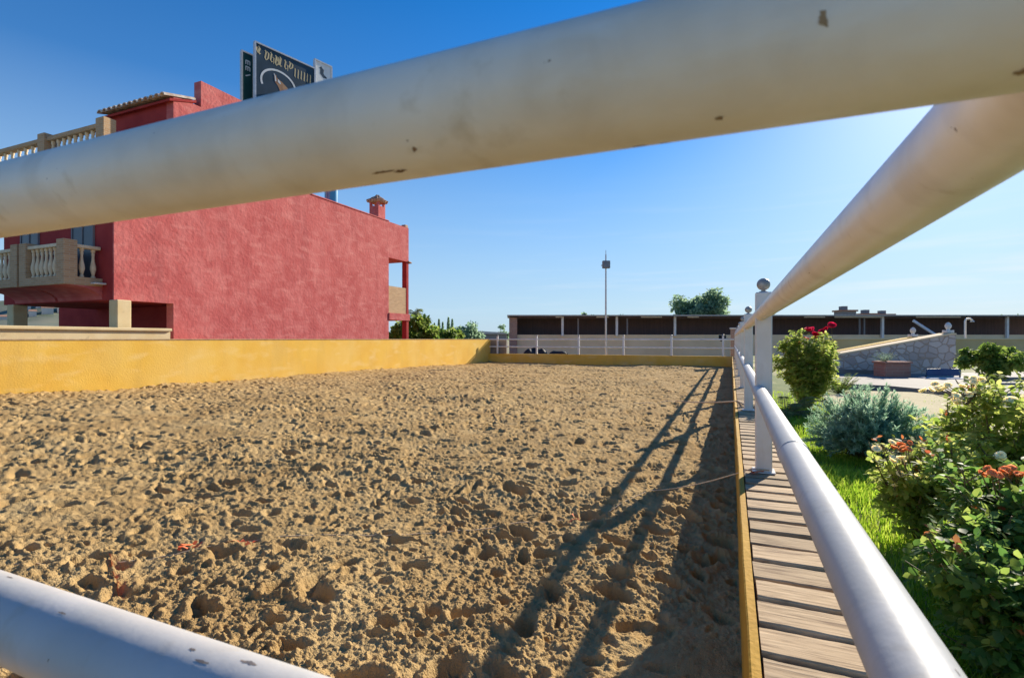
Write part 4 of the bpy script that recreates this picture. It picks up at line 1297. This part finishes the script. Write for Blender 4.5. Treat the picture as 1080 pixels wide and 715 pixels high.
def rose_bush(label, loc, H, spread, canes, seed, lmat, leaf_len, per, flowers, bronze=0, cat='rose bush', lean=(0, 0), name='rose_bush', group=None, z0=.25, side=True):
    g = np.random.default_rng(seed)
    t = thing(name, label, cat, loc, 0, group)
    loc = np.array(loc, float)
    st = MB(); lp, la, ln = [], [], []
    bp, ba, bn_ = [], [], []
    tips = []
    for ci in range(canes):
        w = 2 * math.pi * ci / canes + g.uniform(-.5, .5)
        out = np.array([math.cos(w), math.sin(w), 0.]) * spread * g.uniform(.3, 1.0) + np.array([lean[0], lean[1], 0])
        h = H * g.uniform(.52, 1.06)
        base = loc + np.array([math.cos(w), math.sin(w), 0]) * .05
        pts = []
        for k in range(9):
            s = k / 8
            p = base + out * (s ** 1.25) + np.array([0, 0, h * (s ** .85)]) + g.normal(size=3) * .015 * s
            pts.append(p)
        st.tube(pts, list(np.linspace(.009, .003, 9)), 6)
        tips.append(pts[-1])
        shoots = [(pts, z0)]
        for k in range(6 if side else 3):
            i = int(g.integers(2, 8)); d = rnd_dir(1, g, .55)[0] * g.uniform(.14, .30) * (H / 1.0) ** .5
            q = [pts[i] + d * s + np.array([0, 0, .05]) * s * s for s in np.linspace(0, 1, 5)]
            st.tube(q, list(np.linspace(.0045, .002, 5)), 5)
            shoots.append((q, 0)); tips.append(q[-1])
        for q, zmin in shoots:
            q = np.array(q); m_ = len(q)
            for k in range(per if q is not pts else per):
                s = zmin + (1 - zmin) * g.random()
                f = s * (m_ - 1); i = min(int(f), m_ - 2); p = q[i] * (1 - (f - i)) + q[i + 1] * (f - i)
                d = rnd_dir(1, g, .25)[0]; d[2] = max(d[2], -.35)
                nrm = np.array([0, 0, 1.0]) + g.normal(size=3) * .45 + d * .3
                sd = np.cross(nrm, d); sd /= np.linalg.norm(sd)
                pet = leaf_len * g.uniform(.8, 1.15)
                young = bronze and s > .8 and g.random() < bronze
                L_, A_, N_ = (bp, ba, bn_) if young else (lp, la, ln)
                droop = np.array([0, 0, -.35])
                # five leaflets on a short stalk
                for u, sgn in ((.75, 1), (.75, -1), (1.35, 1), (1.35, -1), (1.75, 0)):
                    pp = p + d * pet * u + droop * pet * .18 * u * u
                    dd = d * (.55 if sgn else 1) + sd * sgn * .9 + droop * g.uniform(.1, .9) + g.normal(size=3) * .12
                    L_.append(pp); A_.append(dd); N_.append(nrm + g.normal(size=3) * .25)
    st.build('canes', M['stem'], t, smooth=True)
    L = leaf_len * g.uniform(.75, 1.25, len(lp))
    put_leaves('leaves', lmat, t, lp, la, ln, L, 1.05)
    if bp: put_leaves('young_leaves', M['leaf_dry'], t, bp, ba, bn_, leaf_len * .9)
    for (px_, py_, dd, r, m, n) in flowers:
        for k in range(n):
            p = at(px_ + g.normal() * r * 700 / dd * (n > 1), py_ + g.normal() * r * 420 / dd * (n > 1), Z=dd + g.normal() * .05 * (n > 1))
            fl_ = flower(p, r * g.uniform(.8, 1.1), m, t, g)
            # its stalk runs down into the bush
            q = np.array(p)
            j = min(range(len(tips)), key=lambda i: np.linalg.norm(tips[i] - q) + .0)
            mb = MB(); e0 = Vector(tips[j]); e1 = Vector(p)
            mid = e0.lerp(e1, .5) + Vector((0, 0, -.04))
            mb.tube([e0, mid, e1], .0025, 5)
            mb.build('stalk', M['stem'], fl_)
    return t

# tall rose with red blooms beside the first posts
p = gp(851, 432); D0 = p.dot(FW)
rose_bush('tall dense rose bush with red blooms on top beside the white fence post', (p.x, p.y, GZ), 1.06, .42, 22, 21, M['leaf_rose_pale'], .044, 40,
          [(857, 351, D0, .062, M['petal_red'], 5), (864, 347, D0, .062, M['petal_red'], 4), (844, 358, D0, .05, M['petal_red'], 2)], name='rose_bush', z0=.12)
# near roses, right foreground
def bloc(px, Z):
    q = FW * Z + RX * px2(px, Z)
    return (q.x, q.y, GZ)
rose_bush('low near rose bush with white and orange blooms, closest to the white rail', bloc(978, 2.75), .54, .24, 10, 31, M['leaf_rose_pale'], .032, 20,
          [(954, 472, 2.7, .021, M['petal_orange'], 8), (945, 482, 2.65, .024, M['petal_white'], 4), (957, 503, 2.6, .026, M['petal_white'], 4), (936, 470, 2.7, .026, M['petal_white'], 2)], bronze=.10, z0=.12)
rose_bush('large near rose bush with cream blooms at its top, at the right edge', bloc(1055, 3.05), .86, .36, 15, 32, M['leaf_rose_pale'], .038, 18,
          [(990, 411, 2.95, .025, M['petal_white'], 8), (1010, 419, 2.95, .025, M['petal_white'], 8), (1034, 399, 3.05, .026, M['petal_white'], 4), (1022, 408, 3.0, .028, M['petal_white'], 3), (1074, 424, 2.8, .030, M['petal_white'], 4), (1052, 482, 2.6, .025, M['petal_white'], 3)], bronze=.04, z0=.1)
rose_bush('glossy dark-leaved near rose bush with orange blooms, lowest at the right edge', bloc(1066, 2.02), .58, .27, 15, 33, M['leaf_rose'], .037, 22,
          [(1060, 500, 2.0, .020, M['petal_orange'], 8), (1076, 503, 2.0, .018, M['petal_orange'], 4), (1040, 497, 2.0, .017, M['petal_orange'], 3)], bronze=.10, z0=.04)
rose_bush('small leafy rose shoots without blooms in the grass at the bottom right corner', bloc(1075, 1.62), .40, .20, 10, 34, M['leaf_rose'], .034, 17, [], bronze=.05, z0=.05)

# grey-blue feathery shrub
def sprig_bush(label, loc, Rx, H, n, seed):
    g = np.random.default_rng(seed)
    t = thing('blue_shrub', label, 'shrub', loc)
    loc = np.array(loc, float)
    V, T = [], []
    P, A, Nn, L = [], [], [], []
    st = MB()
    for i in range(n):
        w = g.uniform(0, 6.283); el = math.asin(g.uniform(.02, 1) ** .8)
        lump = .86 + .18 * math.sin(3 * w + 1) + .10 * math.sin(5 * w + el * 4)
        d = np.array([math.cos(w) * math.cos(el) * Rx, math.sin(w) * math.cos(el) * Rx, math.sin(el) * H]) * lump * g.uniform(.72, 1.04)
        base = loc + np.array([d[0] * .25, d[1] * .25, 0])
        tip = loc + d + np.array([0, 0, .03])
        m_ = 13
        for k in range(m_):
            s = .5 + .5 * k / (m_ - 1)
            p = base + (tip - base) * s + np.array([0, 0, .10 * H * math.sin(s * 3.1)])
            for r in range(4):
                a = rnd_dir(1, g, .2)[0] * .75 + (tip - base) / np.linalg.norm(tip - base) * .9
                P.append(p); A.append(a); Nn.append(g.normal(size=3)); L.append(g.uniform(.030, .052))
        if i % 6 == 0: st.tube([base, base + (tip - base) * .55 + np.array([0, 0, .07 * H]), tip], [.004, .003, .001], 4)
    st.build('stems', M['stem'], t)
    put_leaves('sprigs', M['leaf_blue'], t, P, A, Nn, L, .30)
    return t
p = gp(906, 484)
sprig_bush('rounded feathery grey-blue shrub on the lawn beside the white rail', (p.x + .10, p.y + .15, GZ), .56, .60, 900, 41)

# arching frond plants
def frond_plant(name, label, loc, n, L, seed, m, el=(.3, 1.1), wid=.16, cat='plant', leaflets=16, lw=.16, droop=.6, trunk=0, tr=.1, wrange=(0, 6.283)):
    g = np.random.default_rng(seed)
    t = thing(name, label, cat, loc)
    loc = np.array(loc, float)
    P, A, Nn, Ls = [], [], [], []
    st = MB()
    top = loc + np.array([0, 0, trunk])
    for i in range(n):
        w = wrange[0] + (wrange[1] - wrange[0]) * (i + g.random() * .6) / n; e_ = g.uniform(*el); ll = L * g.uniform(.8, 1.1)
        h = np.array([math.cos(w), math.sin(w), 0])
        pts = []
        for k in range(9):
            s = k / 8
            pts.append(top + h * ll * s * math.cos(e_) + np.array([0, 0, ll * (s * math.sin(e_) - droop * s * s)]))
        st.tube(pts, list(np.linspace(L * .012, L * .004, 9)), 5)
        q = np.array(pts)
        for k in range(leaflets):
            s = .12 + .88 * k / (leaflets - 1); f = s * 8; j = min(int(f), 7); p = q[j] * (1 - f + j) + q[j + 1] * (f - j)
            tan = q[j + 1] - q[j]; tan /= np.linalg.norm(tan); sd = np.cross(tan, [0, 0, 1]); sd /= np.linalg.norm(sd)
            for sg in (-1, 1):
                P.append(p); A.append(sd * sg + tan * .7 + np.array([0, 0, -.15]) + g.normal(size=3) * .08); Nn.append(np.array([0, 0, 1]) + g.normal(size=3) * .2)
                Ls.append(ll * wid * (.5 + .9 * math.sin(math.pi * (.12 + .8 * s))) * g.uniform(.85, 1.1))
    st.build('frond_stems', M['stem'], t)
    put_leaves('fronds', m, t, P, A, Nn, Ls, lw)
    if trunk:
        tp_ = [loc + np.array([0, 0, trunk * s]) for s in np.linspace(0, 1, 7)]
        MB().tube(tp_, [tr * (1.15 if k % 2 else 1.0) for k in range(7)], 10).build('trunk', M['bark'], t, smooth=True)
    return t
p = gp(822, 440)
frond_plant('cycad', 'dark cycad with arching fronds at the foot of the tall rose bush', (p.x + .08, p.y, GZ), 22, .80, 51, M['leaf_palm'], (.35, 1.1), .12, lw=.12, leaflets=24, droop=.5)
p = gp(886, 416)
frond_plant('fan_plant', 'yellow-green spiky plant between the tall rose bush and the planter', (p.x, p.y, GZ), 26, .60, 52, M['leaf_bush'], (.45, 1.35), .14, lw=.25, leaflets=12, droop=.25)
pq = cp(px2(939, PZ), PZ + .22, pz2(382, PZ))
frond_plant('succulent', 'spiky blue-green succulent growing out of the terracotta planter', tuple(pq), 20, .38, 53, M['leaf_blue'], (.3, 1.3), .16, lw=.22, leaflets=8, droop=.15)

def crown_tree(name, label, loc, H, trunk_h, R, n, leaf, seed, m, cat='tree', flat=.8, clumps=26, tr=.08, group=None, gapn=0, bare=None):
    """tapered trunk with limbs; leaf clumps spread unevenly through the crown's volume"""
    g = np.random.default_rng(seed)
    t = thing(name, label, cat, loc, 0, group)
    loc = np.array(loc, float)
    c = loc + np.array([0, 0, trunk_h + (H - trunk_h) * .5])
    st = MB()
    top = loc + np.array([g.normal() * .05 * R, g.normal() * .05 * R, trunk_h])
    st.tube([loc + np.array([0, 0, -.1]), loc * .5 + top * .5 + g.normal(size=3) * .03 * R, top], [tr * 1.25, tr, tr * .8], 9)
    P, A, Nn, L = [], [], [], []
    per = n // clumps
    for i in range(clumps):
        d = rnd_dir(1, g, .15)[0]
        rad = g.uniform(.08, .95) ** .6
        cc = c + d * np.array([R, R, (H - trunk_h) * .5]) * rad * g.uniform(.75, 1.0)
        st.tube([top, top * .5 + cc * .5 + np.array([0, 0, -.05 * H]), cc], [tr * .5, tr * .3, tr * .1], 5)
        cr = R * g.uniform(.20, .38)
        q = rnd_dir(per, g) * (g.random((per, 1)) ** .45) * cr * np.array([1, 1, flat])
        P.append(cc + q); A.append(rnd_dir(per, g, -.2) + q / cr * .6); Nn.append(rnd_dir(per, g, 1.0)); L.append(leaf * g.uniform(.7, 1.3, per))
    st.build('trunk', M['bark'], t, smooth=True)
    put_leaves('crown', m, t, np.concatenate(P), np.concatenate(A), np.concatenate(Nn), np.concatenate(L), 1.1)
    return t
# clipped standard bush on the right
p = gp(1047, 418)
ZB = p.dot(FW)
crown_tree('round_bush', 'leafy round-headed bush on a short stem before the ochre wall at right', (p.x, p.y, GZ), GZ * 0 + pz2(362, ZB) - GZ, .36, .56, 4600, .075, 61, M['leaf_bush'], 'bush', .8, 24, .035)

def far_pt(px, Z, z=-.55): return cp(px2(px, Z), Z, z)
p = far_pt(740, 70)
crown_tree('shade_tree', 'big rounded green tree rising over the shed roof, right of the mast', tuple(p), pz2(303, 70) + .55, 1.9, 4.0, 10000, .42, 73, M['leaf_tree'], clumps=34, tr=.3)
for i, (px, py, Z, R, lab) in enumerate([(617, 326, 75, .8, 'small tuft of tree just left of the mast above the shed roof'), (627, 325, 80, .7, 'thin tree top between the small tuft and the mast'), (642, 325, 72, 1.3, 'small round tree top directly behind the floodlight mast'), (655, 331, 90, 1.3, 'low tree top right of the mast barely over the roof')]):
    p = far_pt(px, Z)
    crown_tree('small_tree', lab, tuple(p), pz2(py, Z) + .55, 2.2, R, 900, .36, 80 + i, M['leaf_tree'], clumps=9, tr=.12)
# greenery past the end of the house
for i, (px, py, Z, R, nn, m, lab) in enumerate([(442, 328, 34, 1.3, 2600, 'leaf_bush', 'bright green tree right behind the loggia end of the red house'), (462, 341, 36, 1.2, 1800, 'leaf_bush', 'yellow-green bush between the red house and the low pale roof'), (478, 344, 40, 1.0, 1300, 'leaf_bush', 'low green bush left of the low pale roof'), (492, 337, 52, 1.5, 1300, 'leaf_tree', 'dark round tree above the left end of the low pale roof'), (527, 343, 60, 1.1, 800, 'leaf_tree', 'small dark tree top left of the stable shed'), (416, 338, 33, 1.2, 1500, 'leaf_bush', 'green bush seen through the open loggia under the red house')]):
    p = far_pt(px, Z)
    crown_tree('leafy_tree', lab, tuple(p), pz2(py, Z) + .55, .8, R, nn, .30, 90 + i, M[m], clumps=14, tr=.09)
p = far_pt(438, 46)
frond_plant('palm_tree', 'small palm with drooping fronds behind the loggia end of the house', tuple(p), 16, 1.5, 95, M['leaf_palm'], (.1, 1.2), .22, 'palm', 14, .12, .7, pz2(331, 46) + .55, .14)
for i, (px, py, Z) in enumerate([(463, 337, 95), (467, 340, 100), (473, 335, 92), (477, 337, 98)]):
    p = far_pt(px, Z)
    t_ = thing('cypress', 'thin spiky treetop on the skyline between the red house and the pale roof', 'tree', tuple(p), 0, 'thin treetops on the left skyline')
    g = np.random.default_rng(200 + i)
    h = pz2(py, Z) + .55
    n = 420
    s = g.random(n) ** .7; w = g.uniform(0, 6.28, n); rr = .42 * (1 - s) ** .6 * g.uniform(.5, 1, n)
    P_ = np.stack([np.cos(w) * rr, np.sin(w) * rr, .8 + s * (h - .8)], -1) + np.array(p)
    put_leaves('crown', M['leaf_tree'], t_, P_, np.stack([np.cos(w) * .4, np.sin(w) * .4, np.ones(n)], -1), rnd_dir(n, g), .32, .8)
    MB().tube([p, p + Vector((0, 0, h * .9))], [.08, .02], 6).build('trunk', M['bark'], t_)
# low pale-roofed building on the left skyline
Zl = 58
lb = rig('low_building', 'low building with a pale shallow roof beyond the far left corner of the sand', 'building', px2(512, Zl), Zl)
xa, xb_ = px2(485, Zl), px2(536, Zl)
CB().box(xa + .2, xb_ - .2, Zl, Zl + 6, -.55, pz2(352, Zl)).build('wall', M['far_grey'], lb)
rf = MB(); zz0, zz1 = pz2(351.8, Zl), pz2(349, Zl)
rf.prism([cp(xa, Zl - .3, zz0), cp(xb_, Zl - .3, zz0), cp(xb_ - .6, Zl - .3, zz1 - .12), cp((xa + xb_) / 2 - .8, Zl - .3, zz1 + .05), cp(xa + .4, Zl - .3, zz1 - .14)], (0, 0, 0), FW * 6.6)
rf.build('roof', M['far_white'], lb)
# blocks on the right skyline
def block(px0, px1, py, Z, label, notch):
    t_ = rig('distant_building', label, 'building', px2((px0 + px1) / 2, Z), Z)
    xa, xb_ = px2(px0, Z), px2(px1, Z)
    zt_ = pz2(py, Z)
    b_ = CB().box(xa, xb_, Z, Z + 4, -.55, zt_).build('wall', M['far_grey'], t_)
    CB().box(xa - .4, xb_ + .4, Z - .4, Z + 4.4, zt_ + .01, zt_ + .5).build('roof', M['far_roof'], t_)
    w = (xb_ - xa)
    for k in range(notch):
        u = xa + w * (k + .3) / notch
        CB().box(u, u + w * .35 / notch, Z - .06, Z - .01, zt_ - 2.2, zt_ - .9).build('window', M['glassdark'], t_)
    CB().box(xa + w * .2, xa + w * .55, Z + 1, Z + 3, zt_ + .52, zt_ + 1.7).build('roof_hut', M['far_grey'], t_)
block(888, 903, 328, 160, 'grey block with a roof hut on the skyline above the shed, near the rail', 4)
block(911, 926, 331.5, 170, 'low long building on the skyline right of the grey block', 5)
block(929, 943, 332, 180, 'lowest small building on the skyline furthest right of the grey block', 4)
p = far_pt(1076, 60)
crown_tree('leafy_tree', 'tree top over the shed roof at the far right edge', tuple(p), pz2(325, 60) + .55, 1.5, 2.0, 1600, .4, 99, M['leaf_tree'], clumps=14, tr=.2)

# small far houses on the hill behind the red house
for i in range(60):
    a = R_(52.5 + 16 * (i * .618 % 1)); d = 330 + 150 * ((i * .377) % 1)
    x, y = -math.sin(a) * d, math.cos(a) * d
    z = hill_f(x, y)
    t_ = thing('hill_house', 'tiny pale house on the far hillside seen through the porch of the red house', 'house', (x, y, z), a, 'houses on the far hillside')
    w, dp, h = 1.3 + 1.2 * ((i * .71) % 1), 1.8, 1.6 + 1.6 * ((i * .53) % 1)
    Mx = Matrix.Translation((x, y, z)) @ Matrix.Rotation(a, 4, 'Z')
    MB().box(-w, w, -dp, dp, -2, h, M=Mx).build('wall', M['far_white'], t_)
    V = [Mx @ Vector(q) for q in ((-w - .3, -dp - .3, h + .02), (w + .3, -dp - .3, h + .02), (w + .3, dp + .3, h + .02), (-w - .3, dp + .3, h + .02), (-w, 0, h + .8), (w, 0, h + .8))]
    MB().add(V, [(0, 1, 5, 4), (2, 3, 4, 5), (1, 2, 5), (3, 0, 4), (3, 2, 1, 0)]).build('roof', M['far_roof'], t_)

# grass on the near lawn
def grass():
    g = np.random.default_rng(77)
    n = 150000
    y = 1.0 + 11 * g.random(n) ** 1.6
    x = .41 + (1.0 + y * .42) * g.random(n)
    dens = .5 + .5 * rnoise(x / .5, y / .5, 61)
    keep = (g.random(n) < (.35 + .9 * dens))
    # thin out where the lawn is dry
    dz = np.array([1.0 if v < 6.2 else .15 for v in y]); keep &= g.random(n) < np.where(x > 1.5 + .0 * y, np.where(y > 5.0, .12, 1), 1) * np.where(y > 9, .3, 1)
    x, y = x[keep], y[keep]; n = len(x)
    z = lawn_height(x, y) - .005
    h = g.uniform(.035, .085, n) * (1 + .35 * rnoise(x / .35, y / .35, 66)) * np.where(y > 5, .8, 1)
    w = g.uniform(0, 6.283, n); ln = g.uniform(.15, .8, n) * h
    bw_ = g.uniform(.0018, .0034, n) * np.where(y > 4, 1.6, 1.0)
    sx, sy = -np.sin(w) * bw_, np.cos(w) * bw_
    dx, dy = np.cos(w) * ln, np.sin(w) * ln
    V = np.empty((n, 5, 3))
    V[:, 0] = np.stack([x - sx, y - sy, z], -1); V[:, 1] = np.stack([x + sx, y + sy, z], -1)
    V[:, 2] = np.stack([x + dx * .35 - sx * .8, y + dy * .35 - sy * .8, z + h * .6], -1); V[:, 3] = np.stack([x + dx * .35 + sx * .8, y + dy * .35 + sy * .8, z + h * .6], -1)
    V[:, 4] = np.stack([x + dx, y + dy, z + h], -1)
    o = (np.arange(n) * 5)[:, None]
    return np_mesh('grass', V.reshape(-1, 3), tris=np.array([[2, 3, 4]]) + o, quads=np.array([[0, 1, 3, 2]]) + o, mat=M['grass'])
tag(grass(), 'bright green grass of the garden lawn beside the boardwalk', 'grass', None, 'stuff')
